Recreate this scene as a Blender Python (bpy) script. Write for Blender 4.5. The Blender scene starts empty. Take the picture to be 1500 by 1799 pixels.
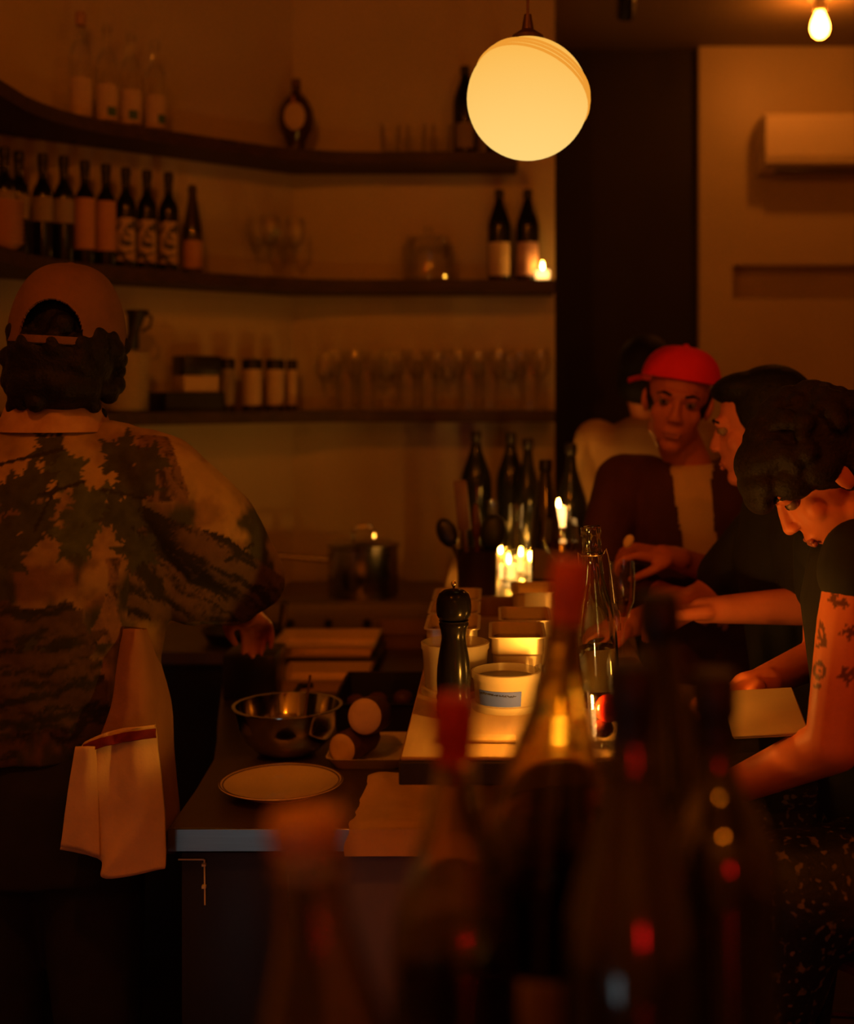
import bpy, bmesh, math, random
import numpy as np
from mathutils import Vector, Matrix, Euler

random.seed(7)
SC = bpy.context.scene
COL = SC.collection

# ------------------------------------------------------------------ camera
F, CX, HZ, EYE = 2250.0, 870.0, 690.0, 1.65     # focal length in px, vanishing point, eye height
cam_d = bpy.data.cameras.new('camera')
cam = bpy.data.objects.new('camera', cam_d); COL.objects.link(cam)
cam.location = (0, 0, EYE); cam.rotation_euler = (math.pi/2, 0, 0)
cam_d.sensor_fit = 'VERTICAL'; cam_d.sensor_height = 36.0; cam_d.sensor_width = 36.0
cam_d.lens = 36.0*F/1799.0
cam_d.shift_x = -(CX-750.0)/1799.0
cam_d.shift_y = -(899.5-HZ)/1799.0
cam_d.clip_start = 0.05
cam_d.dof.use_dof = True
cam_d.dof.focus_distance = 2.15
cam_d.dof.aperture_fstop = 2.15
SC.camera = cam

# ------------------------------------------------------------------ world, exposure
w = bpy.data.worlds.new('world'); SC.world = w; w.use_nodes = True
w.node_tree.nodes['Background'].inputs[0].default_value = (1.0, 0.45, 0.12, 1)
w.node_tree.nodes['Background'].inputs[1].default_value = 0.0006
SC.view_settings.view_transform = 'Standard'
SC.view_settings.look = 'None'
SC.view_settings.gamma = 1.0
SC.view_settings.exposure = 0.0
SC.view_settings.use_curve_mapping = False
SC.cycles.sample_clamp_indirect = 2.0
SC.cycles.caustics_reflective = False
SC.cycles.blur_glossy = 0.5
SC.cycles.adaptive_threshold = 0.045
SC.cycles.max_bounces = 7
SC.cycles.diffuse_bounces = 3
SC.cycles.glossy_bounces = 3
SC.cycles.transmission_bounces = 7
SC.cycles.transparent_max_bounces = 24

WARM = (1.0, 0.205, 0.005)       # dim filament bulbs
CANDLE = (1.0, 0.39, 0.04)
BULB_L = 260.0                  # radiance of the bare bulbs
BULBS = [  # (x, y, z, strength factor)
    (1.229, 4.85, 3.051, 0.38),       # the one in view
    (-0.55, 0.75, 3.05, 2.1),
    (1.05, 1.1, 3.05, 0.7),
    (0.42, -0.75, 2.55, 0.8),
]

def P(px, py, Y):
    return Vector(((px-CX)*Y/F, Y, EYE-(py-HZ)*Y/F))
def XA(px, Y): return (px-CX)*Y/F
def ZA(py, Y): return EYE-(py-HZ)*Y/F

# ------------------------------------------------------------------ materials
MATS = {}
def mat(name, col, rough=0.5, metal=0.0, spec=0.5, trans=0.0, ior=1.45, col2=None, nscale=8.0, ndetail=4.0,
        bump=0.0, bscale=40.0, emit=None, estr=0.0, sheen=0.0, coat=0.0, sss=0.0, stretch=None, alpha=1.0, vcol=None, nrange=(0.35, 0.65)):
    if name in MATS: return MATS[name]
    m = bpy.data.materials.new(name); m.use_nodes = True
    nt = m.node_tree; b = nt.nodes['Principled BSDF']
    b.inputs['Base Color'].default_value = (*col, 1)
    b.inputs['Roughness'].default_value = rough
    b.inputs['Metallic'].default_value = metal
    b.inputs['IOR'].default_value = ior
    b.inputs['Specular IOR Level'].default_value = spec
    b.inputs['Transmission Weight'].default_value = trans
    b.inputs['Coat Weight'].default_value = coat
    b.inputs['Sheen Weight'].default_value = sheen
    b.inputs['Alpha'].default_value = alpha
    if sss:
        b.inputs['Subsurface Weight'].default_value = sss
        b.inputs['Subsurface Scale'].default_value = 0.01
    if emit:
        b.inputs['Emission Color'].default_value = (*emit, 1)
        b.inputs['Emission Strength'].default_value = estr
    tc = nt.nodes.new('ShaderNodeTexCoord'); mp = nt.nodes.new('ShaderNodeMapping')
    nt.links.new(tc.outputs['Object'], mp.inputs[0])
    if stretch: mp.inputs['Scale'].default_value = stretch
    src = None
    if vcol:
        a = nt.nodes.new('ShaderNodeVertexColor'); a.layer_name = vcol
        src = a.outputs[0]
    if col2 is not None:
        n = nt.nodes.new('ShaderNodeTexNoise'); n.inputs['Scale'].default_value = nscale; n.inputs['Detail'].default_value = ndetail
        nt.links.new(mp.outputs[0], n.inputs['Vector'])
        r = nt.nodes.new('ShaderNodeValToRGB')
        r.color_ramp.elements[0].position = nrange[0]; r.color_ramp.elements[1].position = nrange[1]
        r.color_ramp.elements[0].color = (*col, 1); r.color_ramp.elements[1].color = (*col2, 1)
        nt.links.new(n.outputs['Fac'], r.inputs[0])
        if src is not None:
            mx = nt.nodes.new('ShaderNodeMix'); mx.data_type = 'RGBA'; mx.blend_type = 'MULTIPLY'; mx.inputs[0].default_value = 1
            nt.links.new(src, mx.inputs[6]); nt.links.new(r.outputs[0], mx.inputs[7]); src = mx.outputs[2]
        else: src = r.outputs[0]
    if src is not None: nt.links.new(src, b.inputs['Base Color'])
    if bump:
        n2 = nt.nodes.new('ShaderNodeTexNoise'); n2.inputs['Scale'].default_value = bscale; n2.inputs['Detail'].default_value = 3
        nt.links.new(mp.outputs[0], n2.inputs['Vector'])
        bp = nt.nodes.new('ShaderNodeBump'); bp.inputs['Strength'].default_value = bump; bp.inputs['Distance'].default_value = 0.005
        nt.links.new(n2.outputs['Fac'], bp.inputs['Height']); nt.links.new(bp.outputs[0], b.inputs['Normal'])
    MATS[name] = m
    return m

def thin_glass(name, tint=(0.985, 0.985, 0.975), gloss=0.06, rough=0.02):
    m = bpy.data.materials.new(name); m.use_nodes = True
    nt = m.node_tree; nt.nodes.clear()
    o = nt.nodes.new('ShaderNodeOutputMaterial'); mx = nt.nodes.new('ShaderNodeMixShader')
    t = nt.nodes.new('ShaderNodeBsdfTransparent'); g = nt.nodes.new('ShaderNodeBsdfGlossy'); fr = nt.nodes.new('ShaderNodeFresnel')
    fr.inputs[0].default_value = 1.5
    n = nt.nodes.new('ShaderNodeTexNoise'); n.inputs['Scale'].default_value = 30
    ma = nt.nodes.new('ShaderNodeMath'); ma.operation = 'MULTIPLY_ADD'; ma.inputs[1].default_value = 0.03; ma.inputs[2].default_value = rough
    nt.links.new(n.outputs['Fac'], ma.inputs[0]); nt.links.new(ma.outputs[0], g.inputs['Roughness'])
    t.inputs[0].default_value = (*tint, 1); g.inputs[0].default_value = (.9, .9, .9, 1)
    ad = nt.nodes.new('ShaderNodeMath'); ad.operation = 'MULTIPLY_ADD'; ad.inputs[1].default_value = 0.45; ad.inputs[2].default_value = gloss*0.3
    nt.links.new(fr.outputs[0], ad.inputs[0])
    nt.links.new(ad.outputs[0], mx.inputs[0]); nt.links.new(t.outputs[0], mx.inputs[1]); nt.links.new(g.outputs[0], mx.inputs[2])
    nt.links.new(mx.outputs[0], o.inputs[0])
    MATS[name] = m
    return m

def emissive(name, col, strength, gradient=None):
    m = bpy.data.materials.new(name); m.use_nodes = True
    nt = m.node_tree; nt.nodes.clear()
    o = nt.nodes.new('ShaderNodeOutputMaterial'); e = nt.nodes.new('ShaderNodeEmission')
    e.inputs[0].default_value = (*col, 1); e.inputs[1].default_value = strength
    if gradient:
        tc = nt.nodes.new('ShaderNodeTexCoord'); sx = nt.nodes.new('ShaderNodeSeparateXYZ')
        mr = nt.nodes.new('ShaderNodeMapRange'); mr.inputs[1].default_value = gradient[0]; mr.inputs[2].default_value = gradient[1]
        rp = nt.nodes.new('ShaderNodeValToRGB')
        rp.color_ramp.elements[0].color = (*gradient[2], 1); rp.color_ramp.elements[1].color = (*gradient[3], 1)
        nt.links.new(tc.outputs['Object'], sx.inputs[0]); nt.links.new(sx.outputs[2], mr.inputs[0])
        nt.links.new(mr.outputs[0], rp.inputs[0]); nt.links.new(rp.outputs[0], e.inputs[0])
    nt.links.new(e.outputs[0], o.inputs[0])
    MATS[name] = m
    return m

# ------------------------------------------------------------------ geometry helpers: all return (verts, faces)
def join(gs):
    V, Fc = [], []
    for v, f in gs:
        o = len(V); V.extend([tuple(p) for p in v]); Fc.extend([tuple(i+o for i in q) for q in f])
    return V, Fc
def xf(g, M):
    return [tuple(M @ Vector(p)) for p in g[0]], g[1]
def mv(g, d):
    return [(p[0]+d[0], p[1]+d[1], p[2]+d[2]) for p in g[0]], g[1]

def box(x0, x1, y0, y1, z0, z1, bev=0.0, seg=2):
    bm = bmesh.new(); bmesh.ops.create_cube(bm, size=1)
    for v in bm.verts:
        v.co = Vector((x0+(v.co.x+.5)*(x1-x0), y0+(v.co.y+.5)*(y1-y0), z0+(v.co.z+.5)*(z1-z0)))
    if bev > 0:
        bmesh.ops.bevel(bm, geom=list(bm.edges), offset=bev, segments=seg, affect='EDGES', profile=0.5)
    bm.verts.index_update()
    V = [tuple(v.co) for v in bm.verts]; Fc = [tuple(v.index for v in f.verts) for f in bm.faces]
    bm.free(); return V, Fc

def lathe(prof, n=24, a0=0.0, a1=2*math.pi):
    """prof: (r, z) list, first/last closed when r==0"""
    full = abs((a1-a0)-2*math.pi) < 1e-6
    V, Fc, rows = [], [], []
    na = n if full else n+1
    for r, z in prof:
        if r < 1e-7:
            rows.append([len(V)]); V.append((0, 0, z))
        else:
            row = []
            for i in range(na):
                a = a0+(a1-a0)*i/n
                row.append(len(V)); V.append((r*math.cos(a), r*math.sin(a), z))
            rows.append(row)
    for A, B in zip(rows[:-1], rows[1:]):
        m = n if full else n
        for i in range(m):
            j = (i+1) % na
            if len(A) == 1 and len(B) == 1: continue
            if len(A) == 1: Fc.append((A[0], B[j], B[i]))
            elif len(B) == 1: Fc.append((A[i], A[j], B[0]))
            else: Fc.append((A[i], A[j], B[j], B[i]))
    return V, Fc

def tube(pts, rad, n=10, closed=False):
    pts = [Vector(p) for p in pts]
    if not isinstance(rad, (list, tuple)): rad = [rad]*len(pts)
    V, Fc, rows = [], [], []
    N = len(pts); up = Vector((0, 0, 1)); prev = None
    for i, p in enumerate(pts):
        a = pts[(i-1) % N] if (closed or i > 0) else p
        b = pts[(i+1) % N] if (closed or i < N-1) else p
        t = (b-a).normalized()
        if prev is None:
            s = t.cross(up)
            if s.length < 1e-4: s = t.cross(Vector((1, 0, 0)))
        else: s = prev-t*prev.dot(t)
        s.normalize(); prev = s; u = s.cross(t)
        row = []
        for k in range(n):
            q = 2*math.pi*k/n
            row.append(len(V)); V.append(tuple(p+(s*math.cos(q)+u*math.sin(q))*rad[i]))
        rows.append(row)
    rng = range(N) if closed else range(N-1)
    for i in rng:
        A, B = rows[i], rows[(i+1) % N]
        for k in range(n): Fc.append((A[k], A[(k+1) % n], B[(k+1) % n], B[k]))
    if not closed:
        Fc.append(tuple(reversed(rows[0]))); Fc.append(tuple(rows[-1]))
    return V, Fc

def slab(poly, z0, z1):
    n = len(poly)
    ar = sum(poly[i][0]*poly[(i+1) % n][1]-poly[(i+1) % n][0]*poly[i][1] for i in range(n))
    if ar < 0: poly = poly[::-1]
    V = [(x, y, z0) for x, y in poly]+[(x, y, z1) for x, y in poly]
    Fc = [tuple(reversed(range(n))), tuple(range(n, 2*n))]
    for i in range(n):
        j = (i+1) % n; Fc.append((i, j, n+j, n+i))
    return V, Fc

def ell(c, r, rot=(0, 0, 0), nu=18, nv=12):
    M = Matrix.Translation(c) @ Euler(rot).to_matrix().to_4x4()
    pr = [(math.sin(math.pi*i/nv), -math.cos(math.pi*i/nv)) for i in range(nv+1)]
    pr[0] = (0, -1); pr[-1] = (0, 1)
    V, Fc = lathe(pr, nu)
    return [tuple(M @ Vector((x*r[0], y*r[1], z*r[2]))) for x, y, z in V], Fc

def cap(p1, r1, p2, r2, n=16):
    """tapered capsule"""
    p1, p2 = Vector(p1), Vector(p2); d = p2-p1; L = d.length
    if L < 1e-6: return ell(p1, (r1,)*3)
    s = max(-1, min(1, (r1-r2)/L)); al = math.asin(s)
    pr = []
    k = 6
    for i in range(k+1):
        a = -math.pi/2+(math.pi/2+al)*i/k
        pr.append((max(0, r1*math.cos(a)), r1*math.sin(a)))
    for i in range(k+1):
        a = al+(math.pi/2-al)*i/k
        pr.append((max(0, r2*math.cos(a)), L+r2*math.sin(a)))
    pr[0] = (0, -r1); pr[-1] = (0, L+r2)
    g = lathe(pr, n)
    q = Vector((0, 0, 1)).rotation_difference(d.normalized())
    return xf(g, Matrix.Translation(p1) @ q.to_matrix().to_4x4())
def chain(ps, rs, n=16):
    return join([cap(ps[i], rs[i], ps[i+1], rs[i+1], n) for i in range(len(ps)-1)])
def loft(rings, n=28):
    """rings: (cx, cy, cz, rx, ry)"""
    V, Fc = [], []
    for cx, cy, cz, rx, ry in rings:
        for i in range(n):
            a = 2*math.pi*i/n
            V.append((cx+rx*math.cos(a), cy+ry*math.sin(a), cz))
    m = len(rings)
    for j in range(m-1):
        for i in range(n):
            k = (i+1) % n
            Fc.append((j*n+i, j*n+k, (j+1)*n+k, (j+1)*n+i))
    Fc.append(tuple(reversed(range(n)))); Fc.append(tuple(range((m-1)*n, m*n)))
    if rings[-1][2] < rings[0][2]: Fc = [tuple(reversed(f)) for f in Fc]
    return V, Fc

def mesh_of(name, g, smooth=True, angle=40):
    me = bpy.data.meshes.new(name)
    me.from_pydata([tuple(v) for v in g[0]], [], g[1]); me.update()
    if smooth:
        me.polygons.foreach_set('use_smooth', [True]*len(me.polygons))
        if angle: me.set_sharp_from_angle(angle=math.radians(angle))
    return me

def obj(name, g, m, parent=None, loc=(0, 0, 0), rot=(0, 0, 0), smooth=True, angle=40):
    me = g if isinstance(g, bpy.types.Mesh) else mesh_of(name, g, smooth, angle)
    o = bpy.data.objects.new(name, me); COL.objects.link(o)
    o.location = loc; o.rotation_euler = rot
    if m is not None and not me.materials: me.materials.append(m)
    if parent is not None: o.parent = parent
    return o
def tag(o, label, cat, group=None, kind=None):
    o['label'] = label
    if cat: o['category'] = cat
    if group: o['group'] = group
    if kind: o['kind'] = kind
    return o
def thing(name, label, cat, loc=(0, 0, 0), rot=(0, 0, 0), group=None):
    o = bpy.data.objects.new(name, None); COL.objects.link(o)
    o.empty_display_size = 0.05
    o.location = loc; o.rotation_euler = rot
    return tag(o, label, cat, group)
def struct(name, g, m, label=None, parent=None, smooth=False):
    o = obj(name, g, m, parent, smooth=smooth)
    if parent is None:
        o['kind'] = 'structure'
        if label: o['label'] = label
    return o
def dup(root, loc, rot=None, label=None):
    r = root.copy(); COL.objects.link(r); r.location = loc
    if rot is not None: r.rotation_euler = rot
    if label: r['label'] = label
    for ch in list(root.children):
        c = ch.copy(); COL.objects.link(c); c.parent = r
        for gch in list(ch.children):
            d = gch.copy(); COL.objects.link(d); d.parent = c
    return r

def blob(name, prims, m, parent=None, voxel=0.006, smooth=6, loc=(0, 0, 0), post=None):
    """union of closed pieces -> one continuous smooth surface"""
    g = join(prims)
    me = mesh_of(name+'_raw', g, False)
    t = bpy.data.objects.new(name+'_raw', me); COL.objects.link(t)
    r = t.modifiers.new('r', 'REMESH'); r.mode = 'VOXEL'; r.voxel_size = voxel
    if smooth:
        s = t.modifiers.new('s', 'SMOOTH'); s.factor = 0.5; s.iterations = smooth
    dg = bpy.context.evaluated_depsgraph_get()
    me2 = bpy.data.meshes.new_from_object(t.evaluated_get(dg))
    me2.name = name
    bpy.data.objects.remove(t); bpy.data.meshes.remove(me)
    if post: post(me2)
    me2.materials.clear()
    me2.polygons.foreach_set('use_smooth', [True]*len(me2.polygons))
    return obj(name, me2, m, parent, loc)

def vcoords(me):
    a = np.empty(len(me.vertices)*3, np.float32); me.vertices.foreach_get('co', a)
    return a.reshape(-1, 3)
def set_vcoords(me, a):
    me.vertices.foreach_set('co', a.astype(np.float32).ravel()); me.update()
def set_col(me, rgb, name='print'):
    at = me.color_attributes.new(name, 'FLOAT_COLOR', 'POINT')
    c = np.ones((len(me.vertices), 4), np.float32); c[:, :3] = rgb
    at.data.foreach_set('color', c.ravel())
def to_px(a):
    return CX+a[:, 0]*F/a[:, 1], HZ+(EYE-a[:, 2])*F/a[:, 1]

def _hash(ix, iy, s):
    h = (ix.astype(np.int64)*374761393+iy.astype(np.int64)*668265263+s*974711) & 0x7fffffff
    h = ((h ^ (h >> 13))*1274126177) & 0x7fffffff
    return ((h ^ (h >> 16)) & 0xffff)/65535.0
def vnoise(x, y, s=0):
    ix, iy = np.floor(x), np.floor(y); fx, fy = x-ix, y-iy
    fx = fx*fx*(3-2*fx); fy = fy*fy*(3-2*fy)
    a = _hash(ix, iy, s); b = _hash(ix+1, iy, s); c = _hash(ix, iy+1, s); d = _hash(ix+1, iy+1, s)
    return (a*(1-fx)+b*fx)*(1-fy)+(c*(1-fx)+d*fx)*fy
def fbm(x, y, s=0, o=4):
    t = 0; am = .5; q = 0
    for i in range(o):
        t = t+am*vnoise(x*2**i, y*2**i, s+i*17); q += am; am *= .5
    return t/q
# ------------------------------------------------------------------ palette
M_wall = mat('plaster_cream', (0.50, 0.42, 0.27), 0.42, col2=(0.56, 0.46, 0.30), nscale=3, bump=0.08, bscale=60, spec=0.45)
M_darkwall = mat('dark_paint', (0.014, 0.010, 0.007), 0.7, col2=(0.018, 0.012, 0.008), nscale=4)
M_ceil = mat('ceiling_paint', (0.22, 0.17, 0.10), 0.8, col2=(0.25, 0.19, 0.115), nscale=2)
M_floor = mat('floor_dark', (0.02, 0.017, 0.014), 0.45, col2=(0.035, 0.03, 0.024), nscale=6)
M_shelf = mat('dark_stained_wood', (0.030, 0.014, 0.008), 0.6, col2=(0.055, 0.025, 0.012), nscale=6, stretch=(1, 8, 8), bump=0.05)
M_steel = mat('brushed_steel', (0.46, 0.52, 0.52), 0.30, 1.0, col2=(0.52, 0.59, 0.59), nscale=4, stretch=(2, 60, 60))
M_steel_dark = mat('dull_steel_top', (0.16, 0.12, 0.10), 0.38, 0.7, col2=(0.20, 0.15, 0.12), nscale=5)
M_chrome = mat('polished_steel', (0.72, 0.70, 0.66), 0.12, 1.0, col2=(0.78, 0.76, 0.72), nscale=10)
M_pot = mat('pot_steel', (0.42, 0.40, 0.38), 0.22, 1.0, col2=(0.48, 0.46, 0.44), nscale=10, stretch=(1, 1, 30))
M_black = mat('black_plastic', (0.008, 0.008, 0.008), 0.35, col2=(0.014, 0.013, 0.012), nscale=9)
M_blackgloss = mat('black_lacquer', (0.006, 0.005, 0.005), 0.20, col2=(0.007, 0.006, 0.005), nscale=9, spec=.12)
M_cab = mat('cabinet_black', (0.012, 0.014, 0.016), 0.4, col2=(0.018, 0.020, 0.023), nscale=5)
M_maple = mat('pale_wood_ledge', (0.42, 0.27, 0.13), 0.38, col2=(0.52, 0.34, 0.17), nscale=5, stretch=(7, 1, 7), bump=0.03)
M_edge = mat('ledge_edge_dark', (0.030, 0.026, 0.022), 0.5, col2=(0.045, 0.038, 0.030), nscale=6)
M_ceramic = mat('cream_ceramic', (0.82, 0.70, 0.46), 0.22, col2=(0.86, 0.74, 0.50), nscale=12)
M_rimline = mat('dark_rim_glaze', (0.10, 0.045, 0.025), 0.3, col2=(0.13, 0.06, 0.03), nscale=12)
M_plastic_old = mat('translucent_plastic_old', (0.80, 0.72, 0.58), 0.30, trans=0.35, col2=(0.85, 0.77, 0.62), nscale=10)
def plastic(name, tint, clear=.35):
    m = bpy.data.materials.new(name); m.use_nodes = True
    nt = m.node_tree; b = nt.nodes['Principled BSDF']; o = nt.nodes['Material Output']
    b.inputs['Roughness'].default_value = .28
    n = nt.nodes.new('ShaderNodeTexNoise'); n.inputs['Scale'].default_value = 25
    r = nt.nodes.new('ShaderNodeValToRGB'); r.color_ramp.elements[0].color = (*tint, 1); r.color_ramp.elements[1].color = (*[c*1.06 for c in tint], 1)
    nt.links.new(n.outputs['Fac'], r.inputs[0]); nt.links.new(r.outputs[0], b.inputs['Base Color'])
    t1 = nt.nodes.new('ShaderNodeBsdfTransparent'); t2 = nt.nodes.new('ShaderNodeBsdfTranslucent'); t2.inputs[0].default_value = (*tint, 1)
    m1 = nt.nodes.new('ShaderNodeMixShader'); m1.inputs[0].default_value = .4
    nt.links.new(b.outputs[0], m1.inputs[1]); nt.links.new(t2.outputs[0], m1.inputs[2])
    m2 = nt.nodes.new('ShaderNodeMixShader'); m2.inputs[0].default_value = clear
    nt.links.new(m1.outputs[0], m2.inputs[1]); nt.links.new(t1.outputs[0], m2.inputs[2]); nt.links.new(m2.outputs[0], o.inputs[0])
    return m
M_plastic = plastic('translucent_plastic', (.80, .70, .54), .50)
M_sauce = mat('dark_sauce', (0.05, 0.016, 0.006), 0.30, col2=(0.09, 0.03, 0.01), nscale=40)
M_tape = mat('blue_tape', (0.045, 0.085, 0.55), 0.6, col2=(0.06, 0.10, 0.60), nscale=20)
M_ink = mat('black_ink', (0.01, 0.01, 0.012), 0.6, col2=(0.015, 0.015, 0.018), nscale=20)
M_tan = mat('tan_food', (0.78, 0.56, 0.26), 0.75, col2=(0.86, 0.64, 0.32), nscale=30, bump=0.15)
M_rind = mat('brown_rind', (0.10, 0.045, 0.022), 0.7, col2=(0.16, 0.075, 0.035), nscale=25, bump=0.2)
M_cloth = mat('oat_cloth', (0.66, 0.48, 0.27), 0.9, col2=(0.76, 0.56, 0.32), nscale=14, bump=0.12, bscale=220)
M_stripe = mat('maroon_stripe', (0.16, 0.012, 0.012), 0.9, col2=(0.20, 0.018, 0.016), nscale=60)
M_wood = mat('oiled_wood', (0.16, 0.075, 0.035), 0.5, col2=(0.22, 0.11, 0.05), nscale=8, stretch=(6, 6, 1))
M_redwood = mat('reddish_wood', (0.10, 0.028, 0.016), 0.42, col2=(0.15, 0.042, 0.022), nscale=8, stretch=(1, 8, 8))
M_flame = emissive('candle_flame', CANDLE, 1500.0)
M_flame_soft = emissive('candle_flame_soft', CANDLE, 420.0)
M_flame_low = emissive('candle_flame_low', CANDLE, 170.0)
M_wax = mat('wax_painted_glow', (0.85, 0.62, 0.35), 0.5, emit=(1.0, 0.50, 0.13), estr=4.5, col2=(0.88, 0.66, 0.38), nscale=12)  # emission stands in for flame light shining through the wax
M_waxdim = mat('wax_painted_dim_glow', (0.80, 0.62, 0.40), 0.5, emit=(1.0, 0.46, 0.12), estr=0.25, col2=(0.84, 0.66, 0.44), nscale=12)  # fainter emission, also in place of flame light in the wax
M_thin = thin_glass('clear_glass_thin')
M_thin_amber = thin_glass('amber_wine_thin', (0.75, 0.50, 0.20), 0.1)
M_thin_green = thin_glass('green_tinted_glass', (0.94, 0.96, 0.91), 0.25)
M_dkglass = mat('dark_bottle_glass', (0.012, 0.012, 0.008), 0.08, col2=(0.016, 0.017, 0.010), nscale=6, spec=1.0, coat=.8)
M_shelfglass = mat('shelf_bottle_glass', (0.006, 0.006, 0.005), 0.14, col2=(0.009, 0.010, 0.006), nscale=6, spec=0.5)
M_olive = mat('olive_bottle_glass', (0.46, 0.36, 0.09), 0.05, trans=0.96, ior=1.42, col2=(0.52, 0.41, 0.11), nscale=5)
M_label = mat('cream_paper_label', (0.55, 0.40, 0.24), 0.75, col2=(0.60, 0.45, 0.28), nscale=14)
M_labelgrey = mat('grey_paper_label', (0.26, 0.20, 0.15), 0.75, col2=(0.32, 0.25, 0.18), nscale=14)
M_labelorange = mat('orange_paper_label', (0.46, 0.22, 0.09), 0.75, col2=(0.52, 0.26, 0.11), nscale=14)
M_labelpat = mat('patterned_paper_label', (0.52, 0.36, 0.20), 0.75, col2=(0.07, 0.06, 0.05), nscale=42, ndetail=2, nrange=(0.50, 0.56))
M_labelgreen = mat('green_print', (0.05, 0.12, 0.05), 0.7, col2=(0.07, 0.16, 0.07), nscale=20)
M_labelpink = mat('mauve_paper_label', (0.40, 0.22, 0.22), 0.75, col2=(0.55, 0.36, 0.32), nscale=24)
M_red = mat('red_foil', (0.34, 0.030, 0.014), 0.38, col2=(0.40, 0.040, 0.018), nscale=20, spec=0.4)
M_orange = mat('burnt_orange_foil', (0.55, 0.11, 0.025), 0.42, col2=(0.60, 0.13, 0.03), nscale=20)
M_tanfoil = mat('tan_foil', (0.42, 0.23, 0.11), 0.45, col2=(0.46, 0.26, 0.12), nscale=20)
M_blackfoil = mat('black_foil', (0.012, 0.010, 0.010), 0.4, col2=(0.016, 0.014, 0.013), nscale=20)
M_ac = mat('white_plastic', (0.72, 0.62, 0.46), 0.4, col2=(0.75, 0.65, 0.48), nscale=6)
M_redfruit = mat('red_fruit', (0.45, 0.02, 0.01), 0.15, col2=(0.55, 0.035, 0.015), nscale=12)
M_water = mat('water', (0.9, 0.92, 0.85), 0.0, trans=1.0, ior=1.33, col2=(0.92, 0.94, 0.88), nscale=3)
M_bottle_clear = mat('green_clear_glass', (0.86, 0.95, 0.84), 0.02, trans=1.0, ior=1.45, col2=(0.90, 0.97, 0.88), nscale=4)
M_olive_thin = mat('olive_glass_hollow', (.74, .58, .20), .03, trans=1.0, ior=1.5, col2=(.78, .62, .23), nscale=5)
M_green_thin = mat('green_glass_hollow', (.82, .74, .40), .03, trans=1.0, ior=1.5, col2=(.85, .77, .43), nscale=5)
M_redwine = mat('dark_red_wine', (.012, .004, .003), .1, col2=(.016, .005, .003), nscale=5)
M_bulb = emissive('bulb_filament_glow', WARM, BULB_L)
M_globe = emissive('opal_globe_glow', (1, .6, .12), 1.0, gradient=(-0.117, 0.117, (1.02, 0.66, 0.19), (0.97, 0.46, 0.065)))
M_globering = emissive('opal_globe_ring', (0.93, 0.35, 0.035), 0.92)
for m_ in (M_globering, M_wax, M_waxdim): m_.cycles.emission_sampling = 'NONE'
M_brass = mat('brown_metal', (0.10, 0.05, 0.025), 0.4, 0.6, col2=(0.13, 0.065, 0.03), nscale=10)

# ------------------------------------------------------------------ the setting
CZ = 3.15
WALLP = [(.21, 4.52), (-.714, 4.52), (-1.5, 3.81), (-1.5, -1.6)]
struct('floor', box(-1.7, 3.3, -1.8, 6.2, -0.1, 0), M_floor, 'dark floor of the bar')
struct('ceiling', box(-1.7, 3.3, -1.8, 6.2, CZ, CZ+0.1), M_ceil, 'dim plaster ceiling of the bar')
struct('wall_back', box(-.714, .21, 4.52, 4.66, 0, CZ), M_wall, 'cream plaster wall behind the shelves')
struct('wall_back_left', slab([(-.714, 4.52), (-1.5, 3.81), (-1.6, 3.9), (-.75, 4.68)], 0, CZ), M_wall, 'slanted cream wall behind the wine shelf')
struct('wall_left', box(-1.64, -1.5, -1.6, 3.81, 0, CZ), M_wall, 'cream plaster wall on the left')
struct('wall_passage', box(.07, .21, 4.66, 5.6, 0, CZ), M_wall)
struct('wall_dark', box(.07, .884, 5.6, 5.75, 0, CZ), M_darkwall, 'dark painted wall section between the two cream walls')
nx0, nx1, nz0, nz1 = XA(1287, 5.55), 2.45, ZA(525, 5.55), ZA(465, 5.55)
struct('wall_far', join([box(.884, nx0, 5.55, 5.75, 0, CZ), box(nx1, 3.2, 5.55, 5.75, 0, CZ),
                         box(nx0, nx1, 5.55, 5.75, 0, nz0), box(nx0, nx1, 5.55, 5.75, nz1, CZ),
                         box(nx0, nx1, 5.70, 5.75, nz0, nz1)]), M_wall, 'cream wall with the long recess and the air conditioner')
struct('wall_right', box(3.2, 3.34, -1.6, 5.75, 0, CZ), M_wall, 'cream wall on the right')
# street front behind the camera: wall with an added low glowing pane
struct('wall_front', join([box(-1.64, -1.3, -1.72, -1.6, 0, CZ), box(-.7, 3.34, -1.72, -1.6, 0, CZ),
                           box(-1.3, -.7, -1.72, -1.6, .62, CZ)]), M_wall, 'street wall behind the viewer')
M_coolglow = emissive('added_cool_glow', (0.62, 0.80, 0.86), 1.15)  # cool glow added for the blue reflection on the steel counter edge
pane_frame = struct('added_cool_pane', join([box(-1.3, -1.24, -1.72, -1.62, 0, .62), box(-.76, -.7, -1.72, -1.62, 0, .62), box(-1.24, -.76, -1.72, -1.62, .56, .62)]), M_black, 'added low cool glowing pane behind the viewer')
obj('pane', box(-1.24, -.76, -1.70, -1.69, 0, .56), M_coolglow, pane_frame)

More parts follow.
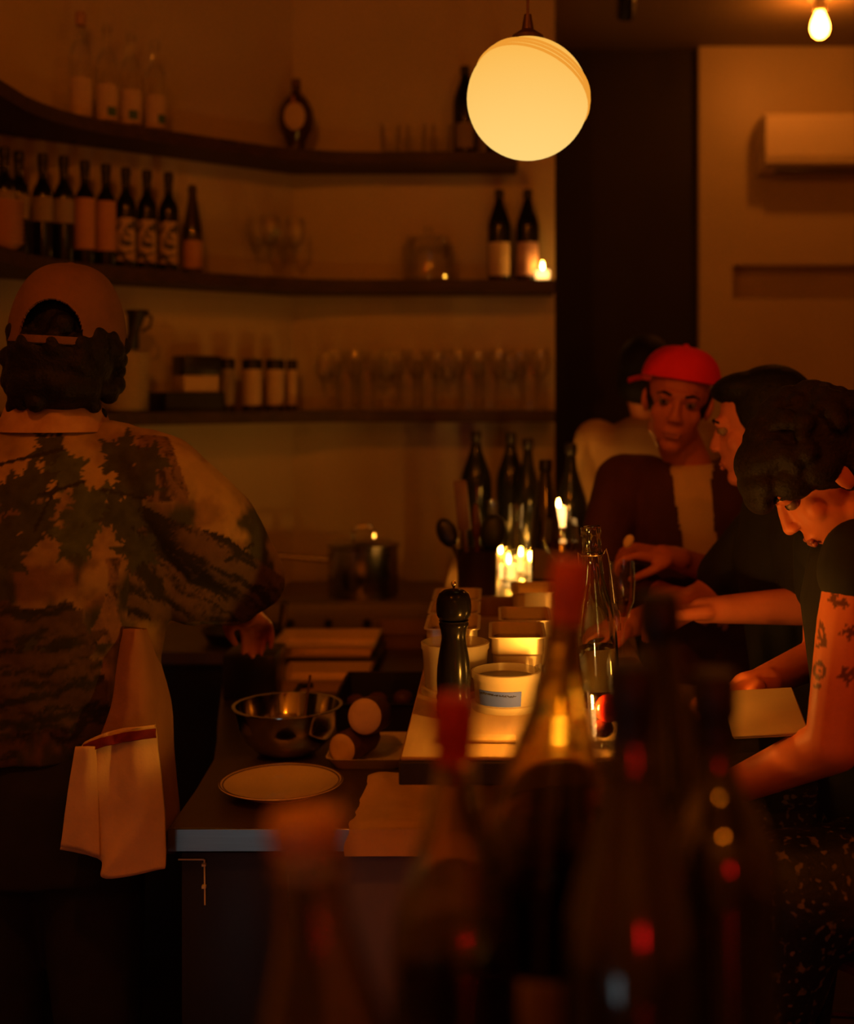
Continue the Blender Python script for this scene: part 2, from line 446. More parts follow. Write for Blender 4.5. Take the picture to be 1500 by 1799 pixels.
# wall shelves: front edge follows the wall with a rounded bend
N_DIAG = Vector((-.67, .742)); B_PT = Vector((-.63, 4.30))
def front_edge(xr, off=0.0):
    pts = [(xr, 4.30)]
    for t in np.linspace(0, 1, 7).tolist():                       # rounded bend into the slanted wall
        a, b, c = Vector((-.42, 4.30)), Vector((-.63, 4.30)), Vector((-.80, 4.146))
        q = (1-t)**2*a+2*t*(1-t)*b+t*t*c; pts.append((q.x, q.y))
    for t in np.linspace(0, 1, 7).tolist():                       # and into the left wall
        a, b, c = Vector((-1.10, 3.876)), Vector((-1.25, 3.74)), Vector((-1.28, 3.50))
        q = (1-t)**2*a+2*t*(1-t)*b+t*t*c; pts.append((q.x, q.y))
    pts.append((-1.28, 2.75))
    return pts
Z_S = [2.46, 2.03, 1.59]
for z, xr, lab in zip(Z_S, (.075, .20, .20), ('top curved wooden wall shelf with clear bottles', 'middle curved wooden wall shelf with the row of wine bottles', 'lowest curved wooden wall shelf with plates and glasses')):
    poly = front_edge(xr)+[(-1.497, 2.75), (-1.497, 3.808), (-.715, 4.517), (xr, 4.517)]
    t = thing('wall_shelf', lab, 'shelf', (0, 0, z-.04), group='curved wall shelves')
    obj('board', slab(poly, 0, .04), M_shelf, t, smooth=False)

def shelf_spot(px, off=0.1):
    k = (px-CX)/F
    best = 4.30+off
    q = B_PT+N_DIAG*off                                   # slanted part
    den = k*N_DIAG.x+N_DIAG.y
    if den > 1e-6:
        y = q.dot(N_DIAG)/den
        if y < best: best = y
    if k < 0:
        y = (-1.28-off)/k
        if y < best: best = y
    return k*best, best

# ------------------------------------------------------------------ bottles
PROF = {   # (radius blend 0 neck..1 body, z fraction)
    'bordeaux': [(0.96, 0), (1, .015), (1, .60), (.97, .635), (.80, .675), (.45, .715), (.12, .75), (0, .79), (0, 1)],
    'burgundy': [(0.96, 0), (1, .015), (1, .47), (.96, .52), (.82, .58), (.58, .65), (.34, .72), (.14, .79), (.04, .85), (0, .90), (0, 1)],
    'riesling': [(0.96, 0), (1, .015), (1, .42), (.93, .50), (.72, .60), (.46, .70), (.22, .80), (.06, .88), (0, .93), (0, 1)],
    'sake':     [(0.96, 0), (1, .015), (1, .58), (.96, .63), (.76, .70), (.42, .78), (.14, .85), (0, .91), (0, 1)],
}
_CACHE = {}
def cached(key, fn):
    if key not in _CACHE: _CACHE[key] = fn()
    return _CACHE[key]
def bottle(label, loc, h=0.30, rb=0.038, rn=0.0135, kind='bordeaux', glass=None, capm=None, capf=0.20, labels=(), rot=(0, 0, 0),
           face=-math.pi/2, name='wine_bottle', cat='bottle', group=None, n=24, lip=True, fine=False, fill=0):
    glass = glass or M_shelfglass
    t = thing(name, label, cat, loc, rot, group)
    prof = [(0, 0)]+[(rn+(rb-rn)*f, z*h) for f, z in PROF[kind]]
    if fine:                                            # denser smooth shoulder
        zs = np.linspace(.02, 1, 40); fs = np.interp(zs, [p[1] for p in PROF[kind]], [p[0] for p in PROF[kind]])
        for _ in range(3): fs[1:-1] = (fs[:-2]+2*fs[1:-1]+fs[2:])/4
        prof = [(0, 0), (rb*.96, 0)]+[(rn+(rb-rn)*f, z*h) for f, z in zip(fs, zs)]
    if fill: prof += [(r_-.0028, max(z_, .006)) for r_, z_ in reversed(prof) if r_ > 0]+[(0, .006)]
    else: prof.append((0, h))
    obj('glass', cached(('g', kind, h, rb, rn, n, fine, glass.name), lambda: mesh_of('glass', lathe(prof, n), True, 60)), glass, t)
    if fill:
        pw = [(r_-.0034, max(z_, .0066)) for r_, z_ in prof[:len(prof)//2] if r_ > 0 and z_ < fill*h]
        obj('wine', lathe([(0, .0066)]+pw+[(0, pw[-1][1])], n), M_redwine, t)
    if lip:
        obj('lip', cached(('l', h, rn, n, glass.name), lambda: mesh_of('lip', mv(lathe([(rn*.98, 0), (rn*1.18, .003), (rn*1.18, .012), (rn*.98, .016)], n), (0, 0, h-.026)), True)), glass, t)
    if capm and capf < .08:                             # short cork cap
        obj('capsule', lathe([(rn*1.22, h-.013), (rn*1.26, h-.011), (rn*1.26, h+.001), (rn*1.1, h+.003), (0, h+.003)], n), capm, t)
    elif capm:
        c0 = h*(1-capf)
        r0 = rn+(rb-rn)*float(np.interp(1-capf, [p[1] for p in PROF[kind]], [p[0] for p in PROF[kind]]))
        obj('capsule', cached(('c', kind, h, rn, capf, n, capm.name), lambda: mesh_of('capsule', lathe([(r0*1.05, c0), (rn*1.09, c0+.012), (rn*1.09, h-.030), (rn*1.24, h-.026), (rn*1.24, h-.008), (rn*1.1, h+.001), (0, h+.0015)], n), True, 35)), capm, t)
    for (z0, z1, half, lm) in labels:
        obj('label', cached(('lb', h, rb, z0, z1, half, face, lm.name), lambda: mesh_of('label', lathe([(rb*1.004, z0*h), (rb*1.018, z0*h), (rb*1.018, z1*h), (rb*1.004, z1*h)], 20, face-half, face+half), True, 30)), lm, t)
    return t

# ---- middle shelf: row of wine bottles
row = [(8, .33, M_labelgrey), (33, .33, M_labelgrey), (75, .33, M_labelgrey), (112, .328, M_labelgrey), (149, .318, M_labelorange), (186, .312, M_labelorange),
       (221, .305, M_labelpat), (258, .302, M_labelpat), (296, .30, M_labelpat)]
labs = ['dark wine bottle at the left frame edge on the middle shelf', 'second dark wine bottle from the left edge, above the plates and cap',
        'third wine bottle from the left edge, dull grey label', 'fourth wine bottle from the left edge, dull grey label beside an orange one',
        'fifth wine bottle from the left edge, tall plain orange label', 'sixth wine bottle from the left edge, plain orange label beside a patterned one',
        'wine bottle with patterned label, leftmost of the three alike', 'wine bottle with patterned label, middle of the three alike', 'wine bottle with patterned label, rightmost of the three alike']
for i, ((px, h, lm), lb) in enumerate(zip(row, labs)):
    x, y = shelf_spot(px, .085 if i > 1 else .10)
    h *= (y/3.85)
    z0, z1 = ((.38, .60) if lm is M_labelgrey else (.16, .64) if lm is M_labelorange else (.08, .50))
    lb_parts = [(z0, z1, 1.2, lm)]
    bottle(lb, (x, y, Z_S[1]), h, .031, .0125, 'bordeaux', labels=lb_parts, face=-math.pi/2+.35, capm=M_blackfoil, capf=.17, group='wine bottles on the middle shelf')
x, y = shelf_spot(338, .085)
bottle('slender pale glass bottle with an orange label, right end of the wine row', (x, y, Z_S[1]), .285, .031, .0125, 'riesling', glass=thin_glass('smoky_glass', (.30, .26, .16), .3),
       labels=[(.06, .37, 1.2, M_labelorange)], face=-math.pi/2+.35, group='wine bottles on the middle shelf')
# ---- middle shelf: two sake bottles
for px, lm, lb in ((877, M_label, 'dark sake bottle with cream label on the middle shelf'), (927, M_labelpink, 'dark sake bottle with mauve label beside the shelf candle')):
    x, y = shelf_spot(px, .09)
    bottle(lb, (x, y, Z_S[1]), .315, .040, .0135, 'sake', labels=[(.06, .42, 1.1, lm)], capm=M_blackfoil, capf=.10, name='sake_bottle', group='sake bottles on the middle shelf')
# ---- top shelf: four clear bottles, one flask, two dark sake bottles
for i, (px, lb) in enumerate(((142, 'tall clear bottle with plain cream label, left end of the top shelf'), (188, 'clear bottle with green blot low on its label, beside the plain one'),
                              (230, 'clear bottle with the widest green blot on its label, top shelf'), (273, 'clear bottle with a green blot, rightmost of the four clear bottles'))):
    x, y = shelf_spot(px, .085)
    t = bottle(lb, (x, y, Z_S[0]), (.335, .315, .305, .295)[i], .034, .0135, 'bordeaux', glass=M_thin, labels=[(.06, .40, 1.15, M_label)], face=-math.pi/2+.3, capm=M_tanfoil if i == 0 else None, capf=.12, group='clear bottles on the top shelf')
    if i:
        a = -math.pi/2+.3+(.45, .2, .6)[i-1]
        obj('printed_blot', lathe([(.0347, .03), (.0352, .03), (.0352, .045), (.0352, .058), (.0347, .058)], 10, a-.42, a+.42), M_labelgreen, t)
x, y = shelf_spot(520, .09)
t = thing('flask_bottle', 'round dark flask with a drop-shaped cream label on the top shelf', 'bottle', (x, y, Z_S[0]))
M_flask = mat('brown_flask_glass', (0.05, 0.026, 0.012), 0.12, col2=(0.06, 0.03, 0.014), nscale=6)
obj('glass', lathe([(0, 0), (.030, 0), (.034, .004), (.030, .02), (.034, .05), (.055, .085), (.062, .12), (.058, .155), (.040, .19), (.018, .21), (.014, .225), (.017, .235), (0, .236)], 24), M_flask, t)
obj('label', ell((.004, -.060, .122), (.036, .006, .048)), M_label, t)
obj('stopper', lathe([(.012, .232), (.016, .236), (.016, .26), (0, .262)], 16), M_brass, t)
obj('label_tip', cap((.0, -.057, .165), .008, (-.004, -.045, .19), .005), M_labelorange, t)
for px, yy, lb in ((817, .31, 'dark sake bottle standing left of the globe on the top shelf'), (874, .375, 'tall dark sake bottle half hidden by the globe lamp')):
    x, y = shelf_spot(px, .10)
    bottle(lb, (x, y, Z_S[0]), yy, .041, .014, 'sake', labels=[(.08, .35, .8, M_labelgrey)], capm=M_blackfoil, capf=.10, name='sake_bottle', group='sake bottles on the top shelf')

ORD = ['first', 'second', 'third', 'fourth', 'fifth', 'sixth', 'seventh', 'eighth', 'ninth', 'tenth', 'eleventh', 'twelfth', 'thirteenth', 'fourteenth', 'fifteenth']
# ---- glassware on the shelves
def wine_glass_mesh(h, r):
    return lathe([(0, 0), (r*.80, .001), (r*.78, .004), (.006, .008), (.0042, h*.10), (.0042, h*.40), (.012, h*.46), (r*.80, h*.60), (r, h*.75), (r*.92, h*.90), (r*.82, h),
                  (r*.79, h), (r*.89, h*.90), (r*.96, h*.75), (r*.76, h*.61), (0, h*.475)], 20)
def tumbler_mesh(h, r):
    return lathe([(0, 0), (r*.84, 0), (r*.86, .003), (r, h), (r*.95, h), (r*.80, .010), (0, .009)], 20)
ME_WG = mesh_of('wine_glass', wine_glass_mesh(.19, .034)); ME_TB = mesh_of('tumbler', tumbler_mesh(.12, .034)); ME_SG = mesh_of('small_glass', tumbler_mesh(.085, .030))
for me in (ME_WG, ME_TB, ME_SG): me.materials.append(M_thin)
def place(name, me, label, cat, x, y, z, group=None, s=1.0):
    o = obj(name, me, None, None, (x, y, z)); o.scale = s if isinstance(s, tuple) else (s, s, s)
    return tag(o, label, cat, group)
for px, lb in ((686, 'small clear glass on the top shelf, leftmost of three'), (731, 'small clear glass on the top shelf, middle of three'), (776, 'small clear glass on the top shelf beside the dark sake bottle')):
    x, y = shelf_spot(px, .08); place('small_glass', ME_SG, lb, 'glass', x, y, Z_S[0], 'small glasses on the top shelf', 1.25)
for px, off, lb in ((452, .14, 'stemmed glass on the middle shelf, leftmost of the cluster by the wine row'), (474, .045, 'stemmed glass second from the wine row on the middle shelf'),
                    (497, .14, 'stemmed glass third from the wine row on the middle shelf'), (518, .045, 'stemmed glass farthest from the wine row on the middle shelf')):
    x, y = shelf_spot(px, off); place('stem_glass', ME_WG, lb, 'glass', x, y, Z_S[1], 'stemmed glasses on the middle shelf', 1.1)
x, y = shelf_spot(752, .10)
t = thing('glass_jar', 'squat clear glass jar with lid alone on the middle shelf', 'jar', (x, y, Z_S[1]))
obj('body', lathe([(0, 0), (.085, 0), (.09, .005), (.09, .12), (.075, .145), (.073, .145), (.086, .118), (.086, .008), (0, .007)], 24), M_thin, t)
obj('lid', lathe([(.078, .146), (.078, .155), (.02, .165), (.014, .175), (.02, .19), (0, .198)], 24), M_thin, t)
# lowest shelf: two staggered ranks of glasses
k = 0
for i, px in enumerate(range(572, 965, 36)):
    me, nm = ((ME_TB, 'tumbler') if (i % 3) else (ME_WG, 'stem_glass'))
    x, y = shelf_spot(px, .055)
    place(nm, me, 'clear %s, %s glass from the canisters, front row of the lowest shelf' % ('tumbler' if i % 3 else 'stemmed glass', ORD[i]), 'glass', x, y, Z_S[2], 'glasses on the lowest shelf', (1, 1, 1.4) if i % 3 else 1.0)
for i, px in enumerate(range(588, 950, 36)):
    x, y = shelf_spot(px, .135)
    place('stem_glass', ME_WG, 'clear stemmed glass, %s from the canisters, rear row of the lowest shelf' % ORD[i], 'glass', x, y, Z_S[2], 'glasses on the lowest shelf', 1.1)
# cream canisters
ME_CAN = {}
for i, (px, wpx) in enumerate(((400, 24), (443, 34), (483, 32), (513, 18))):
    x, y = shelf_spot(px, .08); s = F/y; r = wpx/2/s
    t = thing('canister', ('slim cream canister beside the black box on the lowest shelf', 'wide cream canister, second from the black box', 'wide cream canister, third from the black box', 'narrow cream canister nearest the glasses')[i], 'canister', (x, y, Z_S[2]), group='cream canisters on the lowest shelf')
    obj('body', lathe([(0, 0), (r*.96, 0), (r, .004), (r, .145), (0, .145)], 24), M_labelgrey if i == 0 else M_label, t)
    obj('lid', lathe([(r*1.05, .138), (r*1.05, .168), (r*.9, .172), (0, .172)], 24), M_blackfoil, t)
    obj('base_band', lathe([(r*1.02, 0.0), (r*1.02, .018), (r*.99, .018)], 24), M_blackfoil, t)
# black box stack beside the canisters
x, y = shelf_spot(328, .10)
t = tag(obj('black_tray', join([box(-.10, .10, -.07, .07, 0, .008), box(-.10, .10, -.07, -.062, .008, .062), box(-.10, .10, .062, .07, .008, .062), box(-.10, -.092, -.07, .07, .008, .062), box(.092, .10, -.07, .07, .008, .062)]), M_black, None, (x, y, Z_S[2]), (0, 0, .6), smooth=False), 'low black tray at the bottom of the stack on the lowest shelf', 'tray')
t = tag(obj('cream_box', box(-.058, .058, -.055, .055, 0, .052, .003), M_label, None, (x+.025, y+.01, Z_S[2]+.063), (0, 0, .6)), 'small cream box between the black tray and black box', 'box')
t = tag(obj('black_box', box(-.062, .062, -.055, .055, 0, .062, .003), M_black, None, (x+.03, y+.01, Z_S[2]+.116), (0, 0, .6)), 'black box topmost of the stack on the lowest shelf', 'box')
# plate stack with a jigger on top
x, y = shelf_spot(219, .08)
ME_PL = mesh_of('small_plate', lathe([(0, 0), (.045, 0), (.048, .003), (.074, .010), (.0755, .0125), (.071, .0125), (.045, .006), (0, .005)], 28)); ME_PL.materials.append(M_ceramic)
for i in range(14):
    place('small_plate', ME_PL, '%s small cream plate from the bottom of the stack under the jigger' % ORD[i], 'plate', x, y, Z_S[2]+.0003+i*.0128, 'stacked plates on the lowest shelf')
t = thing('jigger', 'black hourglass cup standing on the plate stack', 'cup', (x+.02, y-.01, Z_S[2]+.1926), (0, .0, 0))
obj('cup', xf(lathe([(0, 0), (.024, 0), (.026, .004), (.017, .05), (.030, .115), (.027, .115), (.014, .052), (0, .05)], 20), Matrix.Shear('XY', 4, (.18, 0))), M_black, t)
obj('rim', mv(lathe([(.030, 0), (.036, .002), (.036, .012), (.030, .014)], 20), (.021, 0, .108)), M_black, t)
obj('grip', tube([(.046, 0, .11), (.066, 0, .10), (.06, 0, .07), (.035, 0, .055)], .005, 8), M_black, t)
# plate stack at the far left of the middle shelf (in front of the first bottles)
x, y = shelf_spot(15, -.0)
x -= .02
ME_PM = mesh_of('bowl', lathe([(0, 0), (.03, 0), (.034, .004), (.055, .022), (.056, .027), (.052, .027), (.031, .008), (0, .006)], 28)); ME_PM.materials.append(mat('terracotta_bowl', (.40, .20, .10), .5, col2=(.46, .24, .12), nscale=9))
for i in range(9):
    place('stacked_bowl', ME_PM, '%s tan bowl from the bottom of the stack beside the wine row' % ORD[i], 'bowl', x-.02, y+.06, Z_S[1]+.0003+i*.0132+0.0, 'tan bowls stacked on the middle shelf')
# ------------------------------------------------------------------ lamps
gx, gy, gz = XA(927, 2.45), 2.45, ZA(174, 2.45)
R = 0.1165
t = thing('globe_pendant', 'round opal glass pendant lamp glowing warm over the bar', 'lamp', (gx, gy, gz))
obj('globe', ell((0, 0, 0), (R, R, R), nu=48, nv=32), M_globe, t, angle=None)
ax = Vector((.374, .454, .808)).normalized(); q = Vector((0, 0, 1)).rotation_difference(ax).to_matrix().to_4x4()
for c in (.205, .305, .405):
    rr = R*math.sqrt(1-c*c)
    V = []
    pts = [q @ Vector((rr*1.003*math.cos(a), rr*1.003*math.sin(a), c*R*1.003)) for a in np.linspace(0, 2*math.pi, 97)[:-1]]
    obj('raised_ring', tube(pts, .0032, 8, closed=True), M_globering, t)
obj('cap', lathe([(.034, R-.012), (.030, R+.004), (.012, R+.016), (.007, R+.045), (0, R+.046)], 20), M_brass, t)
obj('cord', tube([(0, 0, R+.03), (0, 0, CZ-gz-.005)], .0028, 8), M_brass, t)
obj('ceiling_rose', mv(lathe([(.05, 0), (.05, -.012), (.02, -.03), (0, -.03)], 20), (0, 0, CZ-gz)), M_brass, t)

def bulb_geo():
    return lathe([(0, -.058), (.014, -.055), (.026, -.044), (.0325, -.026), (.032, -.008), (.026, .012), (.017, .032), (.014, .042), (0, .044)], 24)
ME_BULB = mesh_of('bulb', bulb_geo())
for i, (x, y, z, k) in enumerate(BULBS):
    t = thing('ceiling_bulb', ('bare glowing bulb on the ceiling above the air conditioner', 'bare ceiling bulb behind the viewer on the kitchen side', 'bare ceiling bulb behind the viewer on the guest side', 'hanging bare bulb behind the viewer near the street wall')[i], 'light bulb', (x, y, z), group='bare ceiling bulbs')
    me = ME_BULB.copy(); m = emissive('bulb_glow_%d' % i, WARM if i else (1.0, .25, .022), BULB_L*k); me.materials.append(m)
    obj('bulb', me, None, t)
    obj('socket', lathe([(.0165, .040), (.022, .044), (.022, CZ-z-.012), (.045, CZ-z-.008), (.045, CZ-z-.0005)], 20), M_ac, t)
# ceiling spotlight (unlit)
sp = P(1100, 22, 4.6)
t = thing('ceiling_spotlight', 'small unlit black spotlight on the ceiling left of the bulb', 'lamp', (sp.x, sp.y, 0))
obj('mount', box(-.03, .03, -.03, .03, CZ-.055, CZ-.001, .004), M_brass, t)
obj('head', xf(lathe([(0, 0), (.03, 0), (.034, .01), (.034, .09), (0, .09)], 18), Matrix.Translation((-.005, -.02, sp.z-.03)) @ Euler((.5, 0, 0)).to_matrix().to_4x4()), M_black, t)
obj('arm', tube([(0, 0, CZ-.05), (0, 0, sp.z+.03)], .008, 8), M_black, t)

# red tube lamp behind the viewer
M_neon = emissive('red_neon', (1.0, 0.004, 0.008), 60.0)
t = thing('red_tube_lamp', 'red glowing tube lamp on the street wall behind the viewer', 'lamp', (.85, -1.55, 1.25))
obj('tube', tube([(0, 0, -.16), (0, 0, .16)], .022, 12), M_neon, t)
obj('bracket', join([box(-.03, .03, -.05, -.02, -.2, .2, .004), box(-.02, .02, -.02, .015, .155, .18, .003), box(-.02, .02, -.02, .015, -.18, -.155, .003)]), M_black, t)

# ------------------------------------------------------------------ candles
def flame_geo(s=1.0):
    return lathe([(0, 0), (.0035*s, .003*s), (.0052*s, .009*s), (.0042*s, .017*s), (.0018*s, .025*s), (0, .030*s)], 14)
def votive(label, loc, r=.024, h=.045, wax=None, flame=None, s=1.0, wick=True):
    t = thing('votive_candle', label, 'candle', loc, group='votive candles')
    obj('glass_cup', lathe([(0, 0), (r*.9, 0), (r, .003), (r*1.06, h*1.22), (r*1.01, h*1.22), (r*.95, .006), (0, .005)], 24), M_thin, t)
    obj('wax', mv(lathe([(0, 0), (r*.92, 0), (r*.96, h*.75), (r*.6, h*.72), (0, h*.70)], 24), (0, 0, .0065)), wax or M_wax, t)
    f = obj('flame', mv(flame_geo(s), (0, 0, h*.70+.010)), flame or M_flame_soft, t)
    obj('wick', mv(lathe([(.001, 0), (.001, .008)], 6), (0, 0, h*.70+.004)), M_black, t)
    return t
LZ = 1.125       # guest ledge height
x, y = shelf_spot(953, .03)
votive('small lit candle at the right end of the middle shelf', (x, y, Z_S[1]), .026, .036, s=1.0, flame=M_flame_low)
def on_ledge(px, py):
    Y = (EYE-LZ)*F/(py-HZ); return (XA(px, Y), Y, LZ)
votive('brightest lit candle at the far end of the ledge', on_ledge(893, 1019), .026, .050, s=1.15)
votive('lit candle behind the brightest one on the ledge', on_ledge(915, 1006), .024, .055, s=.9)
votive('lit candle right of the brightest one, among the glasses', on_ledge(931, 1011), .022, .045, s=.9)
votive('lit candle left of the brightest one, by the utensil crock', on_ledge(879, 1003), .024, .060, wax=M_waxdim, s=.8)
votive('lit candle on the ledge hidden behind the olive foreground bottle', (.099, 1.905, LZ), .026, .045, flame=M_flame, s=1.2)
votive('lit candle on the ledge hidden behind the black foreground bottles', (.252, 2.10, LZ), .024, .045, flame=M_flame_soft, s=1.0)

# ------------------------------------------------------------------ counters
ct = [(-.56, 2.2), (.10, 2.2), (.10, 4.5), (-1.49, 4.5-.0)]
t = thing('prep_counter', 'long steel prep counter running to the back wall', 'counter', (0, 0, 0))
edge = [(-.562, 2.203), (-.565, 2.42), (-.575, 2.62), (-.600, 2.76), (-.633, 2.92), (-.700, 3.29), (-.753, 3.59), (-.765, 3.70), (-1.495, 3.70), (-1.495, 3.80), (-.72, 4.51), (.10, 4.51), (.10, 2.203)]
obj('worktop', slab(edge, .866, .90), M_steel_dark, t, smooth=False)
obj('front_edge', box(-.562, .10, 2.196, 2.203, .863, .902, .001, 1), M_steel, t)
obj('cabinet', slab([(-.54, 2.24), (-.55, 2.62), (-.61, 2.92), (-.73, 3.59), (-.74, 3.74), (-1.49, 3.74), (-1.49, 3.80), (-.72, 4.50), (.09, 4.50), (.09, 2.24)], .0, .865), M_cab, t, smooth=False)
d = obj('door', box(-.545, -.36, 2.225, 2.239, .12, .852, .002), M_cab, t)
obj('trim', join([tube([P(313, 1510, 2.222), P(358, 1510, 2.222)], .0015, 6), tube([P(359, 1510, 2.222), P(360, 1590, 2.222)], .0015, 6),
                  box(*[v for v in (P(355, 0, 2.222).x, P(362, 0, 2.222).x)], 2.218, 2.226, P(0, 1521, 2.222).z, P(0, 1517, 2.222).z),
                  box(*[v for v in (P(355, 0, 2.222).x, P(362, 0, 2.222).x)], 2.218, 2.226, P(0, 1560, 2.222).z, P(0, 1555, 2.222).z)]), mat('trim_highlight_paint', (.75, .85, .75), .5, col2=(.8, .9, .8), nscale=20), d)  # pale paint on the trim stands in for the door edge highlight
d = obj('door', box(-.352, -.30, 2.225, 2.239, .12, .852, .002), M_cab, t)
d = obj('door', box(-.292, .085, 2.225, 2.239, .12, .852, .002), mat('grey_door', (.20, .17, .15), .45, .3, col2=(.24, .20, .17), nscale=5), t)
obj('plinth', box(-.53, .08, 2.25, 2.27, .0, .10), M_black, t)

t = thing('bar_ledge', 'raised pale wooden bar ledge holding pans, candles and bottles', 'counter', (0, 0, 0))
obj('top', box(-.137, .285, 1.845, 4.12, LZ-.006, LZ, .002, 1), M_maple, t)
obj('edge_band', box(-.139, .287, 1.843, 4.122, LZ-.040, LZ-.0062, .002, 1), M_edge, t)
obj('support_panel', box(.105, .15, 2.21, 4.10, 0, LZ-.041), M_cab, t)
obj('bracket', box(.11, .145, 1.90, 2.21, LZ-.16, LZ-.041), M_cab, t)
# pale cutting-board strip by the mill (two thin slabs on the ledge)
o = tag(obj('wooden_slip', box(-.052, .052, -.016, .016, 0, .006, .002), M_maple, None, (XA(845, 1.93), 1.93, LZ+.0005)), 'thin pale wooden slip lying at the front of the ledge', 'board')

# cooking range on the counter
t = thing('countertop_range', 'low steel range with the pot standing on it', 'range', (0, 0, .9006))
obj('body', box(-.72, -.17, 4.0, 4.46, .0, .09, .004), mat('range_body', (.22, .17, .12), .5, .2, col2=(.26, .20, .14), nscale=5), t)
obj('hob', box(-.715, -.175, 4.005, 4.45, .0905, .096, .002), M_steel_dark, t)
for xx in (-.64, -.52, -.40):
    obj('knob', xf(lathe([(0, 0), (.014, 0), (.012, .016), (0, .016)], 14), Matrix.Translation((xx, 3.999, .03)) @ Euler((math.pi/2, 0, 0)).to_matrix().to_4x4()), M_black, t)
# saucepan with long handle
px0, py0 = XA(638, 4.14), 4.14
t = thing('saucepan', 'steel saucepan with lid and a long handle pointing left', 'pot', (px0, py0, .9962))
r = .113
obj('body', lathe([(0, 0), (r*.97, 0), (r, .006), (r, .155), (r*1.05, .160), (r*1.05, .163), (r*.98, .163), (r*.98, .010), (0, .008)], 40), M_pot, t)
l = obj('lid', lathe([(r*1.03, .1635), (r*1.03, .167), (r*.8, .176), (r*.3, .183), (0, .184)], 40), M_pot, t)
obj('lid_handle', tube([(-.032, 0, .178), (-.034, 0, .205), (-.02, 0, .222), (.02, 0, .222), (.034, 0, .205), (.032, 0, .178)], .006, 8), M_chrome, l)
obj('handle', tube([(-r*.98, -.01, .115), (-.17, -.02, .121), (-.26, -.03, .130), (-.36, -.05, .140)], [.010, .008, .008, .010], 10), M_pot, t)
t = thing('frying_pan', 'dark pan behind the cook with its handle end showing', 'pan', (-.76, 3.86, .9003))
obj('body', lathe([(0, 0), (.10, 0), (.125, .04), (.122, .04), (.098, .004), (0, .003)], 30), M_black, t)
hp = P(500, 1058, 3.6)
obj('handle', tube([(.10, -.04, .035), (.14, -.16, .07), (hp.x+.76, hp.y-3.86, hp.z-.9003)], [.009, .008, .011], 10), M_pot, t)

# trays
def tray(name, label, x0, x1, y0, y1, z, h, m, rim=.012, group=None, cat='tray'):
    cx, cy = (x0+x1)/2, (y0+y1)/2; a, b = (x1-x0)/2, (y1-y0)/2
    t = thing(name, label, cat, (cx, cy, z), group=group)
    obj('base', box(-a+rim, a-rim, -b+rim, b-rim, 0, .002), m, t, smooth=False)
    V = []; Fc = []
    for (aa, bb, zz) in ((a-rim-.004, b-rim-.004, 0), (a-rim, b-rim, .001), (a-rim*.6, b-rim*.6, h), (a, b, h), (a, b, h-.003), (a-rim*.4, b-rim*.4, h-.004)):
        o = len(V)
        for sx, sy in ((-1, -1), (1, -1), (1, 1), (-1, 1)): V.append((sx*aa, sy*bb, zz))
        if o:
            for i in range(4):
                j = (i+1) % 4; Fc.append((o-4+i, o-4+j, o+j, o+i))
    obj('rim', (V, Fc), m, t, smooth=False)
    return t
M_tray = mat('pale_alu', (.62, .48, .34), .38, .75, col2=(.68, .53, .38), nscale=6)
tray('sheet_tray', 'pale metal sheet tray, upper of the two behind the bowl', XA(482, 3.55), XA(664, 3.55), 3.44, 3.72, .935, .030, M_tray, group='sheet trays')
tray('sheet_tray', 'pale metal sheet tray, lower one directly behind the bowl', XA(488, 3.25), XA(648, 3.25), 3.20, 3.43, .9005, .030, M_tray, group='sheet trays')
tag(obj('black_riser', box(XA(485, 3.5), XA(668, 3.5), 3.46, 3.70, .9005, .9345, .004), M_black), 'black block under the upper sheet tray', 'block')
tray('side_tray', 'brown rimmed tray right of the upper sheet tray', XA(640, 3.55), XA(760, 3.55)-.02, 3.74, 3.98, .9005, .045, mat('brown_tray', (.26, .14, .07), .5, col2=(.30, .17, .09), nscale=8))
M_iron = mat('cast_iron', (.010, .009, .008), .5, col2=(.016, .014, .012), nscale=14)
t = tray('roasting_pan', 'black rectangular roasting pan beside the ledge', XA(592, 2.95), -.155, 2.83, 3.16, .9005, .062, M_iron, cat='pan')
obj('grip', tube([(-.175, -.06, .052), (-.205, -.05, .052), (-.205, .05, .052), (-.175, .06, .052)], .007, 8), M_iron, t)
for i, (dx, dy, rr) in enumerate(((-.02, .05, .024), (.04, .06, .026), (.09, .03, .022), (-.07, .04, .022))):
    tag(obj('roast_piece', ell((0, 0, rr*.72), (rr, rr*.9, rr*.72), (0, 0, i)), mat('dark_roast', (.12, .045, .02), .5, col2=(.18, .07, .03), nscale=30), None, (t.location.x+dx, t.location.y+dy, .9030)),
        'dark brown food lump in the roasting pan, %s' % ('third from the ledge', 'second from the ledge', 'nearest the ledge', 'farthest from the ledge')[i], 'food', 'food in the roasting pan')
tag(obj('red_stick', tube([P(697, 1122, 3.80), P(706, 1152, 3.74)], .006, 8), mat('red_plastic', (.30, .01, .01), .4, col2=(.34, .015, .012), nscale=9)), 'thin dark red stick leaning on the brown tray', 'stick')
tag(obj('shade_block', join([box(-.065, .065, -.08, .08, 0, .11, .006)]), M_black, None, (XA(448, 3.2), 3.2, .9005)), 'black block standing in for shade at the counter edge left of the sheet trays', 'shade block')  # solid black block put where the counter is only in shadow

